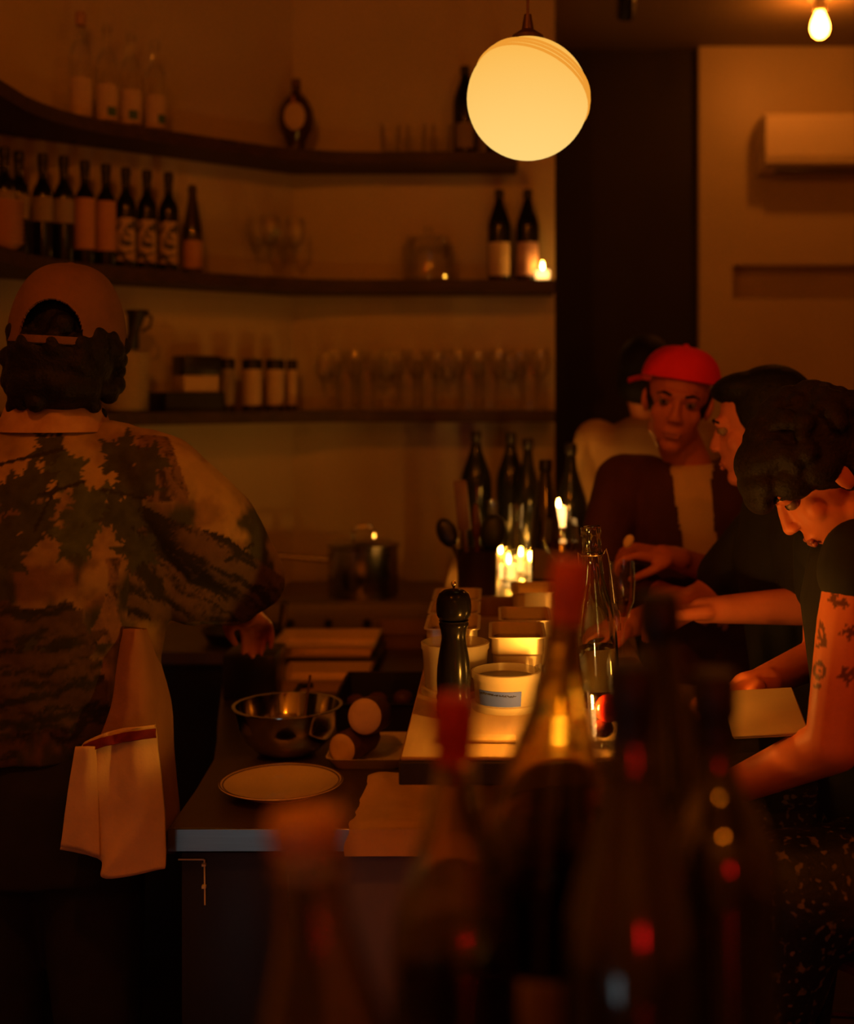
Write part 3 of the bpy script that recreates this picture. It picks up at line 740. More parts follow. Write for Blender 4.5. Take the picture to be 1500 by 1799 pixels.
# mixing bowl with a stick
bx, by = XA(505, 2.66), 2.66
t = thing('mixing_bowl', 'shiny steel mixing bowl on the prep counter', 'bowl', (bx, by, .9005))
pr = [(0, 0), (.045, 0), (.066, .010), (.088, .032), (.102, .062), (.109, .098), (.114, .100), (.114, .102), (.107, .102)]
pr += [(.100, .064), (.086, .034), (.064, .0125), (.044, .003), (0, .003)]
obj('body', lathe(pr, 56), M_chrome, t, angle=60)
tag(obj('chopstick', tube([P(545, 1186, 2.70), (bx+.03, by-.02, .915)], [.003, .002], 8), M_wood), 'thin stick standing in the mixing bowl', 'stick')

# oval plate and dishes
cx, cy = XA(494, 2.40), 2.40
t = thing('rimmed_plate', 'cream plate with a thin dark rim line at the counter front', 'plate', (cx, cy, .9005))
obj('body', lathe([(0, .004), (.060, .003), (.062, 0), (.066, 0), (.068, .004), (.085, .009), (.113, .020), (.1155, .022), (.1145, .0235), (.084, .0125), (.075, .0085), (0, .0075)], 56), M_ceramic, t)
obj('rim_line', lathe([(.1145, .0238), (.1125, .0236), (.1120, .0229)], 56), M_rimline, t)
obj('inner_line', lathe([(.1085, .0216), (.1065, .0209), (.1065, .0216), (.1085, .0223)], 56), M_rimline, t)
# small dish with two cut logs of food
dx, dy = XA(654, 2.64), 2.635
t = thing('oblong_dish', 'white oblong dish under the two cut brown logs', 'dish', (dx, dy, .9005))
def rrect(a, b, r, n=6):
    out = []
    for cxx, cyy, a0 in ((a-r, b-r, 0), (-a+r, b-r, 90), (-a+r, -b+r, 180), (a-r, -b+r, 270)):
        for i in range(n+1):
            q_ = math.radians(a0+90*i/n); out.append((cxx+r*math.cos(q_), cyy+r*math.sin(q_)))
    return out
def dish(a, b, h, m, parent):
    V, Fc = [], []; n = None
    for (s, z) in ((.72, 0), (.80, 0), (1.0, h), (.97, h), (.79, .006), (.0001, .005)):
        L = rrect(a*s, b*s, min(a, b)*.3*s); n = len(L); o = len(V)
        V += [(px_, py_, z) for px_, py_ in L]
        if o: Fc += [(o-n+i, o-n+(i+1) % n, o+(i+1) % n, o+i) for i in range(n)]
    Fc.append(tuple(reversed(range(n))))
    return obj('body', (V, Fc), m, parent)
dish(.085, .105, .024, M_ceramic, t)
def food_log(label, c, d, r, L):
    t = thing('cut_log', label, 'food', (c[0], c[1], c[2]), group='cut logs of food on the dish')
    q_ = Vector((0, 0, 1)).rotation_difference(Vector(d).normalized()).to_matrix().to_4x4()
    obj('rind', xf(lathe([(r*.97, .001), (r*1.0, .008), (r*1.02, L*.4), (r*.95, L*.8), (r*.7, L*.97), (0, L)], 28), q_), M_rind, t)
    obj('cut_face', xf(lathe([(0, -.006), (r*.6, -.0045), (r*.9, -.001), (r*.975, .003)], 28), q_), M_tan, t)
food_log('lower brown log with a round tan cut face, lying on the dish', (XA(600, 2.56), 2.560, .9005+.0375), (.42, .9, .0), .031, .12)
food_log('upper brown log with a tan cut face, leaning on the lower one', (XA(640, 2.56), 2.56, .9005+.1025), (.25, .9, -.14), .037, .085)

# cloth/paper over the counter front
def drape(label, name, xl, xr, yb, m):
    nu, nv = 44, 40
    V = []
    for j in range(nv+1):
        for i in range(nu+1):
            u, v = i/nu, j/nv
            left = xl(v); x = left+(xr-left)*u
            L = .30*v                                # length along from the back
            if L < .255: yy, zz = 2.455-L*1.04, .9045
            else: yy, zz = 2.1895-.02*(L-.255), .9045-(L-.255)
            nx = fbm(np.array([x*14.]), np.array([L*16.]), 3)[0]
            if L < .24: zz += .012*nx*(1-abs(2*u-1)**4)+.028*math.exp(-((u-.05)/.16)**2-((L-.05)/.05)**2)+.02*math.exp(-((u-.35)/.2)**2-((L-.02)/.03)**2)
            else: yy -= .006*nx
            V.append((x, yy, zz))
    Fc = [(j*(nu+1)+i, (j+1)*(nu+1)+i, (j+1)*(nu+1)+i+1, j*(nu+1)+i+1) for j in range(nv) for i in range(nu)]
    n = len(V)
    V += [(a, b+.0012, c-.0012) for a, b, c in V]
    Fc += [tuple(reversed([k_+n for k_ in f])) for f in Fc]
    bd = [i for i in range(nu+1)]+[j*(nu+1)+nu for j in range(1, nv+1)]+[nv*(nu+1)+i for i in range(nu-1, -1, -1)]+[j*(nu+1) for j in range(nv-1, 0, -1)]
    for a, b in zip(bd, bd[1:]+bd[:1]): Fc.append((a, b, b+n, a+n))
    return tag(obj(name, (V, Fc), m), label, 'cloth')
drape('crumpled tan cloth hanging over the front edge of the prep counter', 'counter_cloth',
      lambda v: -.236-.022*v+.010*(fbm(np.array([v*7.]), np.array([.5]), 13)[0]-.5)*2+.004*math.sin(31*v)*v, .035, 0, mat('tan_paper', (.78, .55, .28), .85, col2=(.86, .62, .33), nscale=9, bump=.1, bscale=60))

# ------------------------------------------------------------------ things on the ledge
# pepper mill
Ym = 2.075
t = thing('pepper_mill', 'tall glossy black pepper mill on the ledge', 'pepper mill', (XA(797, Ym), Ym, LZ+.0003))
k = Ym/F/3.41
ml = [(0, 0)]+[(a*k, (918-b)*k) for a, b in ((92, 918), (100, 914), (102, 885), (98, 878), (104, 868), (104, 838), (98, 826), (103, 812), (104, 790), (98, 778), (101, 740), (102, 690), (99, 620), (92, 560), (82, 500), (74, 455), (73, 430), (78, 400), (86, 375), (90, 360), (84, 350), (90, 340))]
obj('body', lathe(ml+[(0, (918-338)*k)], 40), M_blackgloss, t, angle=50)
hd = [(70, 336), (90, 328), (100, 312), (105, 285), (106, 250), (102, 215), (88, 180), (60, 160), (20, 152)]
obj('head', lathe([(a*k, (918-b)*k) for a, b in hd]+[(0, (918-150)*k)], 40), M_blackgloss, t, angle=50)
obj('knob', lathe([(6*k, (918-152)*k), (8*k, (918-140)*k), (15*k, (918-128)*k), (16*k, (918-116)*k), (8*k, (918-104)*k), (0, (918-102)*k)], 16), M_chrome, t)

# deli containers
def deli(label, x, y, r, h, fill, tape=False):
    t = thing('deli_container', label, 'container', (x, y, LZ+.0004), group='plastic deli containers')
    obj('cup', lathe([(0, .003), (r*.86, .003), (r*.88, .006), (r*.97, h-.008), (r*.945, h-.008), (r*.85, .008), (0, .006)], 48), M_plastic, t)
    obj('rim', lathe([(r*.97, h-.010), (r*1.0, h-.010), (r*1.01, h), (r*.955, h+.001), (r*.945, h-.008)], 48), M_plastic, t)
    obj('base_lid', lathe([(0, 0), (r*.98, 0), (r*1.0, .002), (r*1.0, .011), (r*.90, .012)], 48), M_plastic, t)
    obj('contents', lathe([(0, .0085), (r*.82, .0085), (r*.84, .012), (r*(.84+.09*(fill-.012)/(h-.014)), fill), (r*.5, fill+.001), (0, fill)], 40), M_sauce, t)
    if tape:
        a = -math.pi/2+(-.22)
        rr = lambda z: r*(.88+.09*(z-.006)/(h-.014))
        tp = obj('tape_label', lathe([(rr(.013)+.0006, .013), (rr(.013)+.0016, .0131), (rr(.038)+.0016, .0379), (rr(.038)+.0006, .038)], 16, a-.72, a+.68), M_tape, t)
        strokes = []
        rnd = random.Random(3)
        aa = a-.62
        while aa < a+.46:                           # scribbled handwriting, too blurred to read
            n_ = 6; z0 = .0335-.0028*(aa-a+.54)
            pts = []
            for i in range(n_):
                q_ = aa+.012*i; zz = z0+rnd.uniform(-.0022, .0022)*(1 if i % 2 else -.6)
                R_ = rr(zz)+.0022
                pts.append((R_*math.cos(q_), R_*math.sin(q_), zz))
            strokes.append(tube(pts, .00055, 5)); aa += .072+(.03 if rnd.random() < .2 else 0)
        obj('handwriting', join(strokes), M_ink, tp)
    return t
deli('low clear deli container with blue tape label and dark sauce', XA(889, 2.135), 2.135, .0575, .062, .050, True)
deli('taller pale deli container behind the pepper mill', XA(800, 2.26), 2.245, .0595, .088, .070)
o = tag(obj('shot_glass', tumbler_mesh(.055, .019), M_thin, None, (XA(957, 2.22), 2.20, LZ+.0004)), 'small clear shot glass right of the low deli container', 'glass')

# gastronorm pans
M_pan = mat('white_pan', (.90, .78, .58), .40, .65, col2=(.93, .81, .61), nscale=8)
def gn_pan(label, x, y, h=.09, wd=.104, dp=.162):
    t = thing('food_pan', label, 'food pan', (x, y, LZ+.0004), group='metal food pans on the ledge')
    V, Fc = [], []; n = None
    for (a, b, z) in ((.74, .80, 0), (.80, .86, .003), (.86, .90, h*.62), (.90, .93, h*.66), (.91, .935, h-.002), (1.0, 1.0, h-.002), (1.0, 1.0, h), (.89, .925, h), (.87, .91, h*.66), (.83, .88, h*.62)):
        L = rrect(wd/2*a, dp/2*b, .014); n = len(L); o = len(V)
        V += [(q0, q1, z) for q0, q1 in L]
        if o: Fc += [(o-n+i, o-n+(i+1) % n, o+(i+1) % n, o+i) for i in range(n)]
    Fc.append(tuple(reversed(range(n))))
    obj('body', (V, Fc), M_pan, t, angle=30)
    L = rrect(wd/2*.85, dp/2*.89, .012); zf = h*.72
    obj('contents', ([(q0, q1, zf+.004*math.sin(q0*90+q1*60)) for q0, q1 in L]+[(0, 0, zf+.006)], [(i, (i+1) % len(L), len(L)) for i in range(len(L))]), M_sauce, t)
gn_pan('bright metal food pan directly behind the taped deli container', .040, 2.352)
gn_pan('metal food pan second from the front in the right column', .058, 2.522)
gn_pan('metal food pan third from the front in the right column', .085, 2.80, .10)
gn_pan('metal food pan behind the tall deli container, left column', -.080, 2.435)
gn_pan('metal food pan second from the front in the left column', -.082, 2.602)
gn_pan('metal food pan third from the front in the left column', -.082, 2.770)
t = tag(obj('wooden_rail', box(-.13, .06, 3.00, 3.03, 0, .045, .003), M_wood, None, (0, 0, LZ+.0004)), 'low dark wooden rail behind the food pans', 'rail')

# swing-top water bottle
Yb = 2.15
t = thing('swing_top_bottle', 'clear swing-top water bottle half full on the ledge', 'bottle', (XA(1054, Yb), Yb, LZ+.0004), (0, math.radians(-3.0), 0))
outer = [(0, .0), (.031, 0), (.0345, .004), (.0350, .012), (.0350, .118), (.0345, .130), (.0318, .150), (.0270, .175), (.0218, .198), (.0185, .215), (.0170, .235), (.0168, .246), (.0180, .250), (.0180, .257), (.0165, .262), (.0160, .284), (.0172, .287), (.0176, .297), (.0160, .301)]
inner = [(.0125, .301), (.0122, .284), (.0130, .235), (.0150, .214), (.0185, .196), (.0238, .173), (.0288, .148), (.0316, .128), (.0320, .116), (.0320, .014), (.028, .010), (0, .0085)]
obj('glass', lathe(outer+inner, 48), M_bottle_clear, t, angle=60)
obj('water', lathe([(0, .0088), (.028, .0103), (.0318, .0142), (.0318, .098), (.0312, .0985), (0, .0978)], 40), M_water, t)
M_wire = mat('steel_wire', (.55, .52, .48), .25, 1.0, col2=(.6, .57, .52), nscale=20)
obj('wire_bail', join([tube([(.0185, 0, .253), (.024, -.004, .262), (.027, -.006, .246), (.030, -.006, .215), (.033, -.004, .170)], .0012, 6),
                       tube([(-.0185, 0, .253), (-.024, -.003, .258), (-.0235, -.005, .238), (-.0205, -.006, .22)], .0012, 6),
                       tube([(.0185*math.cos(a), .0185*math.sin(a), .2535) for a in np.linspace(0, 2*math.pi, 25)[:-1]], .0011, 6, closed=True)]), M_wire, t)
obj('stopper', tube([(.033, -.004, .172), (.036, -.004, .150), (.037, -.004, .125)], [.004, .0065, .004], 8), M_thin_green, t)
# flute and wine glass
t = thing('champagne_flute', 'slim half-drunk flute beside the water bottle', 'glass', (.248, 2.50, LZ+.0004))
obj('glass', lathe([(0, 0), (.030, .001), (.029, .004), (.006, .008), (.0038, .02), (.0038, .075), (.010, .085), (.0225, .115), (.0255, .150), (.0235, .196), (.0225, .196), (.0242, .150), (.0212, .116), (.009, .088), (0, .086)], 28), M_thin, t)
obj('wine', lathe([(0, .0865), (.009, .0885), (.0205, .116), (.0215, .122), (0, .122)], 24), M_thin_amber, t)
t = thing('wine_glass', 'round wine glass of amber wine by the candles', 'glass', (XA(986, 3.25), 3.25, LZ+.0004))
obj('glass', lathe([(0, 0), (.036, .001), (.035, .004), (.006, .008), (.004, .02), (.004, .085), (.012, .095), (.038, .122), (.045, .155), (.039, .205), (.038, .205), (.0435, .155), (.036, .123), (.010, .0975), (0, .096)], 28), M_thin, t)
obj('wine', lathe([(0, .0965), (.0095, .098), (.0355, .1235), (.0425, .148), (0, .148)], 24), M_thin_amber, t)
# glass with red fruit
t = thing('fruit_glass', 'small glass with a red fruit at the front of the ledge', 'glass', (.166, 1.905, LZ+.0004))
obj('glass', tumbler_mesh(.078, .029), M_thin, t)
obj('fruit', ell((.002, -.003, .056), (.020, .019, .021)), M_redfruit, t)
obj('fruit_piece', ell((-.006, .006, .024), (.016, .016, .014)), mat('dark_fruit', (.06, .008, .006), .2, col2=(.09, .012, .008), nscale=12), t)
obj('stirrer', tube([(.014, -.01, .01), (.024, -.006, .098)], .002, 6), M_chrome, t)

# utensil crock
t = thing('utensil_crock', 'dark crock of kitchen utensils on the ledge', 'crock', (XA(838, 3.3), 3.3, LZ+.0004))
obj('body', lathe([(0, 0), (.045, 0), (.050, .004), (.052, .115), (.055, .12), (.050, .12), (.047, .008), (0, .006)], 28), mat('dark_glaze', (.03, .018, .012), .3, col2=(.045, .026, .016), nscale=9), t)
def utensil(name, label, px, py, hd, m, b=(0, 0)):
    tp = P(px, py, 3.3); base = Vector((XA(838, 3.3)+b[0], 3.3+b[1], LZ+.02)); loc = t.location
    u = thing(name, label, 'utensil', tuple(base), group='utensils standing in the crock')
    d = tp-base
    obj('handle', tube([(0, 0, 0), tuple(d*.8)], [.006, .006], 8), m, u)
    obj('head', xf(hd, Matrix.Translation(d*.9) @ Vector((0, 0, 1)).rotation_difference(d.normalized()).to_matrix().to_4x4()), m, u)
    return u
utensil('wooden_paddle', 'tall flat wooden paddle in the crock', 810, 868, box(-.017, .017, -.006, .006, -.07, .06, .004), M_wood, (-.02, .02))
utensil('serving_spoon', 'black spoon leaning left out of the crock', 780, 925, ell((0, 0, 0), (.026, .012, .040)), M_black, (-.01, -.02))
utensil('ladle', 'round dark ladle leaning right out of the crock', 868, 925, ell((0, 0, .0), (.034, .020, .048)), mat('dark_green_silicone', (.016, .020, .010), .45, col2=(.02, .026, .013), nscale=9), (.015, -.01))
utensil('whisk_handle', 'reddish wooden handle in the middle of the crock', 836, 905, ell((0, 0, 0), (.012, .012, .05)), M_redwood, (.005, .02))

# far bottles on the ledge
far = [(836, 3.98, .405, .050, 'sake', 'big dark sake bottle, leftmost of the group behind the candles', M_shelfglass, ()),
       (897, 4.04, .40, .048, 'sake', 'big dark sake bottle, second from left behind the candles', M_shelfglass, ()),
       (927, 3.92, .385, .044, 'burgundy', 'dark wine bottle third from left behind the candles', M_shelfglass, ()),
       (958, 3.42, .345, .040, 'riesling', 'dark sloping wine bottle standing right of the candles', M_dkglass, [(.10, .32, .9, M_labelgrey)]),
       (1003, 3.75, .375, .052, 'burgundy', 'stout dark bottle with a pale neck tag near the maroon jacket', M_shelfglass, ()),
       ]
for px, Y, h, rb, kd, lb, gm, ls in far:
    t = bottle(lb, (XA(px, Y), Y, LZ+.0004), h, rb, .0145, kd, glass=gm, labels=ls, capm=M_blackfoil, capf=.09, name='tall_bottle', group='tall bottles at the far end of the ledge')
tg = P(975, 873, 3.55)
t = thing('pillar_candle_glass', 'pale candle in a tall stemmed holder among the far bottles', 'candle', (XA(981, 3.6), 3.6, LZ+.0004))
obj('holder', lathe([(0, 0), (.03, .001), (.028, .005), (.006, .01), (.005, .13), (.022, .14), (.024, .148), (0, .148)], 20), M_brass, t)
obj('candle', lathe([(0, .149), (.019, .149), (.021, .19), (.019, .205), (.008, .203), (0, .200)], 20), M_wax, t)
obj('flame', mv(flame_geo(.8), (0, 0, .203)), M_flame_soft, t)
for px, Y, h, lb in ((907, 3.50, .22, 'clear glass carafe lit by the candles'), (866, 3.88, .20, 'second clear carafe left of the candles')):
    t = thing('glass_carafe', lb, 'carafe', (XA(px, Y), Y, LZ+.0004), group='clear carafes by the candles')
    obj('glass', lathe([(0, 0), (.036, 0), (.040, .006), (.038, .07), (.020, h*.62), (.016, h*.75), (.019, h), (.017, h), (.014, h*.75), (.018, h*.62), (.035, .07), (.036, .01), (0, .007)], 28), M_thin_green, t)

# ------------------------------------------------------------------ foreground table and bottles
TZ = 1.165
t = thing('service_table', 'dark high table below the frame carrying the foreground bottles', 'table', (0, 0, 0))
obj('top', box(-.45, .62, .40, .975, TZ-.04, TZ, .004), M_black, t)
for sx in (-.42, .57):
    for sy in (.43, .93): obj('leg', box(sx, sx+.04, sy, sy+.03, 0, TZ-.04), M_black, t)
M_fgclear = mat('amber_clear_glass', (.86, .70, .42), .03, trans=1.0, ior=1.5, col2=(.89, .74, .46), nscale=5)
FG = [  # px of top, py of top, Y, body r, neck r, kind, tilt deg (+ leans right), glass, capsule, capf, labels, label text
    (1003, 985, .88, .0425, .0112, 'burgundy', 4.5, M_olive_thin, M_orange, .115, [(.02, .26, .75, M_label)], 'foreground olive bottle with burnt orange foil, tallest left of the black ones', 0.40),
    (797, 1225, .80, .0400, .0112, 'burgundy', -.5, M_green_thin, M_red, .135, [], 'foreground green bottle with dark red foil in front of the pepper mill', 0),
    (537, 1437, .62, .0390, .0150, 'burgundy', -5.0, M_fgclear, M_tanfoil, .060, [], 'nearest foreground bottle, tan foil, lower left of the others', 0),
    (1108, 1166, .75, .0390, .0125, 'burgundy', 0.5, M_dkglass, M_blackfoil, .20, [], 'foreground black bottle just right of the water bottle', 0),
    (1157, 1046, .93, .0400, .0125, 'burgundy', -2.0, M_dkglass, M_blackfoil, .10, [], 'tallest foreground black bottle', 0),
    (1252, 1182, .84, .0390, .0130, 'bordeaux', -1.0, M_dkglass, M_blackfoil, .16, [], 'foreground black bottle at the right end of the group', 0),
]
for px, py, Y, rb, rn, kd, tilt, gm, cm, cf, ls, lb, fo in FG:
    tp = P(px, py, Y); a = math.radians(tilt)
    zb = TZ+.0006+rb*abs(math.sin(a))
    h = (tp.z-zb)/math.cos(a)
    base = (tp.x-math.sin(a)*h, Y, zb)
    bottle(lb, base, h, rb, rn, kd, glass=gm, capm=cm, capf=cf, labels=ls, rot=(0, a, 0), face=-math.pi/2+fo, name='foreground_bottle', group='foreground bottles', n=40, fine=True, fill=(.50 if gm in (M_olive_thin, M_green_thin, M_fgclear) else 0))

# ------------------------------------------------------------------ air conditioner
a0, a1 = XA(1345, 5.35), XA(1345, 5.35)+.80
z0, z1 = ZA(294, 5.35), ZA(198, 5.35)
t = thing('air_conditioner', 'white wall-mounted air conditioner under the bulb', 'air conditioner', (0, 0, 0))
prof = [(5.549, z0), (5.42, z0-.004), (5.36, z0+.02), (5.35, z0+.05), (5.35, z1-.02), (5.365, z1), (5.549, z1)]
n = len(prof)
obj('housing', ([(a0, y, z) for y, z in prof]+[(a1, y, z) for y, z in prof], [tuple(reversed(range(n))), tuple(range(n, 2*n))]+[(i, (i+1) % n, n+(i+1) % n, n+i) for i in range(n)]), M_ac, t, smooth=False)
obj('louver', box(a0+.05, a1-.05, 5.37, 5.43, z0-.012, z0-.004, .002), M_black, t)
obj('front_seam', box(a0+.02, a1-.02, 5.3475, 5.3495, z0+.048, z0+.052), M_ac, t)
# ------------------------------------------------------------------ people
def frame(fwd, up=(0, 0, 1), roll=0.0, c=(0, 0, 0), s=1.0):
    """matrix whose local -Y is fwd, +Z near up"""
    f = Vector(fwd).normalized(); u = Vector(up); u = (u-f*u.dot(f)).normalized()
    yv = -f; xv = yv.cross(u).normalized(); u = xv.cross(yv)
    M = Matrix((xv, yv, u)).transposed().to_4x4()
    return Matrix.Translation(c) @ M @ Matrix.Rotation(roll, 4, 'Y') @ Matrix.Scale(s, 4)
def head_prims(T, ears=True):
    g = [ell((0, .014, .030), (.073, .092, .086)), ell((0, -.028, -.040), (.057, .062, .078)), ell((0, -.064, -.098), (.026, .022, .020)),
         cap((0, -.086, .004), .0085, (0, -.101, -.030), .0112), ell((.011, -.096, -.033), (.009, .010, .007)), ell((-.011, -.096, -.033), (.009, .010, .007)),
         cap((-.036, -.079, .022), .011, (.036, -.079, .022), .011), ell((.038, -.052, -.026), (.022, .020, .026)), ell((-.038, -.052, -.026), (.022, .020, .026)), ell((.031, -.074, .013), (.016, .012, .007)), ell((-.031, -.074, .013), (.016, .012, .007)),
         ell((0, -.083, -.064), (.023, .012, .012)), ell((.045, .0, -.068), (.016, .03, .022)), ell((-.045, .0, -.068), (.016, .03, .022))]
    if ears: g += [ell((s*.075, .012, -.008), (.009, .020, .031), (0, s*.15, s*.35)) for s in (1, -1)]
    return [xf(a, T) for a in g]
def face_parts(T, parent, hair, lip):
    for s in (1, -1):
        e = obj('eye', xf(ell((s*.031, -.0735, .004), (.0125, .0115, .0105)), T), mat('eye_white', (.20, .12, .09), .3, col2=(.24, .15, .11), nscale=20), parent)
        obj('iris', xf(ell((s*.031-.001, -.0828, .004), (.0058, .0034, .0058)), T), mat('iris_dark', (.02, .012, .008), .2, col2=(.03, .018, .01), nscale=40), e)
        obj('eyebrow', xf(tube([(s*.016, -.0895, .022), (s*.033, -.0885, .027), (s*.050, -.078, .021)], [.0035, .0042, .0022], 8), T), hair, parent)
    obj('lips', xf(join([cap((-.018, -.091, -.0655), .0042, (.018, -.091, -.0655), .0042), cap((-.014, -.090, -.0735), .0052, (.014, -.090, -.0735), .0052)]), T), lip, parent)
def hand_prims(wrist, d, palm_n, thumb_side, curl=(.35, .45, .5, .55), spread=.06, s=1.0, thumb_curl=.4):
    """hand growing from wrist along d; palm faces palm_n; thumb on thumb_side (vector)"""
    d = Vector(d).normalized(); pn = Vector(palm_n); pn = (pn-d*pn.dot(d)).normalized()
    ts = Vector(thumb_side); ts = (ts-d*ts.dot(d)-pn*ts.dot(pn)).normalized()
    w = Vector(wrist)
    at = lambda a, b, c: w+d*(a*s)+ts*(b*s)+pn*(c*s)
    g = [chain([at(-.02, 0, 0), at(.03, .004, 0)], [.026*s, .026*s])]
    for b in (-.030, -.010, .010, .029): g.append(cap(at(.02, b*.7, 0), .015*s, at(.088, b, 0), .0115*s))
    for i, (b, L) in enumerate(((.030, .070), (.0105, .079), (-.0105, .074), (-.031, .058))):
        p = at(.092, b, 0); ang = 0; ps, rs = [p], [.0095*s]
        dirb = (d+ts*(b/.03*spread)).normalized()
        for j, fr in enumerate((.45, .31, .24)):
            ang += curl[i]*(1.0 if j else .7)
            p = p+(dirb*math.cos(ang)+pn*math.sin(ang))*(L*fr*s)
            ps.append(p); rs.append((.0088-.0009*j)*s)
        g.append(chain(ps, rs, 12))
    t0 = at(.022, .028, .004); t1 = at(.050, .048, .012+.01*thumb_curl); t2 = at(.075, .052-.012*thumb_curl, .016+.03*thumb_curl); t3 = at(.094, .050-.024*thumb_curl, .018+.05*thumb_curl)
    g.append(chain([t0, t1, t2, t3], [.015*s, .0115*s, .0100*s, .0082*s], 12))
    return g
def skin_mat(name, c, c2): return mat(name, c, .5, col2=c2, nscale=14, sss=.0, spec=.35)
SK = skin_mat('skin_light', (.58, .20, .09), (.64, .23, .105))
SK_CHEF = skin_mat('skin_warm', (.52, .15, .07), (.57, .175, .085))
M_lip = mat('lip_colour', (.36, .10, .08), .45, col2=(.40, .12, .09), nscale=30)
H_BLACK = mat('black_hair', (.004, .003, .003), .6, spec=.25, col2=(.008, .006, .005), nscale=60, bump=.5, bscale=160)
H_BROWN = mat('dark_brown_hair', (.010, .006, .005), .65, spec=.25, col2=(.016, .009, .006), nscale=50, bump=.5, bscale=140)
M_trousers = mat('black_trousers', (.010, .010, .011), .85, col2=(.014, .014, .015), nscale=20)
M_shoes = mat('black_shoe', (.010, .010, .010), .5, col2=(.015, .014, .013), nscale=20)

def stool(label, x, y, z=.76, rz=0, back=False):
    t = thing('bar_stool', label, 'stool', (x, y, 0), (0, 0, rz), group='bar stools')
    obj('seat', mv(lathe([(0, -.03), (.15, -.03), (.175, -.02), (.18, -.005), (.17, 0), (0, -.006)], 32), (0, 0, z)), M_redwood, t)
    for sx in (-1, 1):
        for sy in (-1, 1):
            obj('leg', tube([(sx*.10, sy*.10, z-.03), (sx*.17, sy*.17, .012)], [.014, .012], 10), M_black, t)
    obj('foot_ring', mv(tube([(.185*math.cos(a), .185*math.sin(a), 0) for a in np.linspace(0, 2*math.pi, 33)[:-1]], .009, 8, closed=True), (0, 0, .28)), M_black, t)
    return t

# ---------------- the cook, seen from behind
t = thing('person', 'cook with backwards brown cap and camouflage shirt, seen from behind', 'person', (0, 0, 0))
HC = Vector((XA(124, 2.36), 2.36, 1.742))
hf = (-.06, .97, -.24)
Th = frame(hf, (0.05, .1, 1), 0, HC, 1.02)
nk = Vector((-.800, 2.33, 1.580))
sh_r = Vector((-.615, 2.335, 1.515)); sh_l = Vector((-1.015, 2.31, 1.515))
el_r = Vector((-.480, 2.455, 1.285)); wr_r = Vector((-.535, 2.72, 1.185))
el_l = Vector((-1.10, 2.42, 1.24)); wr_l = Vector((-.98, 2.64, 1.14))
body = head_prims(Th)+[chain([Th @ Vector((0, .03, -.05)), nk, nk+Vector((0, .0, -.06))], [.058, .058, .07]),
    loft([(-.81, 2.33, 1.50, .15, .075), (-.815, 2.335, 1.40, .17, .10), (-.82, 2.34, 1.20, .145, .095), (-.82, 2.34, 1.0, .15, .10), (-.82, 2.34, .90, .15, .10)]),
    chain([sh_r, el_r, wr_r], [.055, .043, .030]), chain([sh_l, el_l, wr_l], [.055, .043, .030])]
body += hand_prims(wr_r, (.1, .8, -.45), (0, -.45, -1), (-1, 0, 0), (.6, .65, .7, .75))
body += hand_prims(wr_l, (.4, .8, -.3), (0, -.3, -1), (1, 0, 0), (.6, .65, .7, .75))
blob('body', body, SK_CHEF, t, .006, 4)
# hair under the cap
hair = [xf(ell((0, .020, .012), (.080, .098, .088)), Th), xf(ell((0, .050, -.050), (.092, .076, .070)), Th), xf(ell((0, .062, -.095), (.082, .055, .045)), Th), xf(ell((.055, .02, -.035), (.030, .05, .055)), Th), xf(ell((-.055, .02, -.035), (.030, .05, .055)), Th)]
rnd = random.Random(5)
for i in range(70):
    a = rnd.uniform(-1.9, 1.9); zz = rnd.uniform(-.135, .0)
    rr = .094*math.sqrt(max(.30, 1-(zz/.19)**2))
    hair.append(xf(ell((rr*math.sin(a), .018+rr*1.08*math.cos(a), zz), (rnd.uniform(.012, .022),)*3), Th))
blob('hair', hair, H_BLACK, t, .005, 2)
# cap: crown with an arched opening at the back, strap and brim
M_capb = mat('brown_cap_canvas', (.145, .072, .042), .9, col2=(.175, .088, .05), nscale=20, bump=.15, bscale=300)
def cap_geo(rx, ry, rz, zb, opening=None, n=64, m=20, thick=.004):
    V, Fc = [], []
    for j in range(m+1):
        ph = (math.pi/2)*j/m
        for i in range(n):
            a = 2*math.pi*i/n
            cr = 1-.10*(1-math.sin(ph))**2*0
            x = rx*math.cos(ph)**.75*math.cos(a); y = ry*math.cos(ph)**.75*math.sin(a); z = zb+rz*math.sin(ph)
            V.append((x, y, z))
    for j in range(m):
        for i in range(n):
            k_ = (i+1) % n
            if opening:
                xm = (V[j*n+i][0]+V[j*n+k_][0])/2; ym = (V[j*n+i][1]+V[j*n+k_][1])/2; zm = (V[j*n+i][2]+V[(j+1)*n+i][2])/2
                if ym > 0 and ((xm/opening[0])**2+((zm-zb-opening[2])/opening[1])**2) < 1 and zm-zb > opening[2]: continue
            Fc.append((j*n+i, j*n+k_, (j+1)*n+k_, (j+1)*n+i))
    N = len(V); V += [(x*(1-thick/rx), y*(1-thick/ry), z-thick*.5) for x, y, z in V]
    inner = [tuple(reversed([q_+N for q_ in f])) for f in Fc]
    from collections import Counter
    ec = Counter()
    for f in Fc:
        for a, b in zip(f, f[1:]+f[:1]): ec[(a, b)] += 1
    side = [(b, a, a+N, b+N) for (a, b) in ec if (b, a) not in ec]
    return V, Fc+inner+side
Tc = Th @ Matrix.Translation((0, .020, -.008)) @ Matrix.Rotation(math.radians(-15), 4, 'X')
cp = obj('cap', xf(cap_geo(.101, .117, .144, 0, (.054, .064, .012), 300, 110), Tc), M_capb, t)
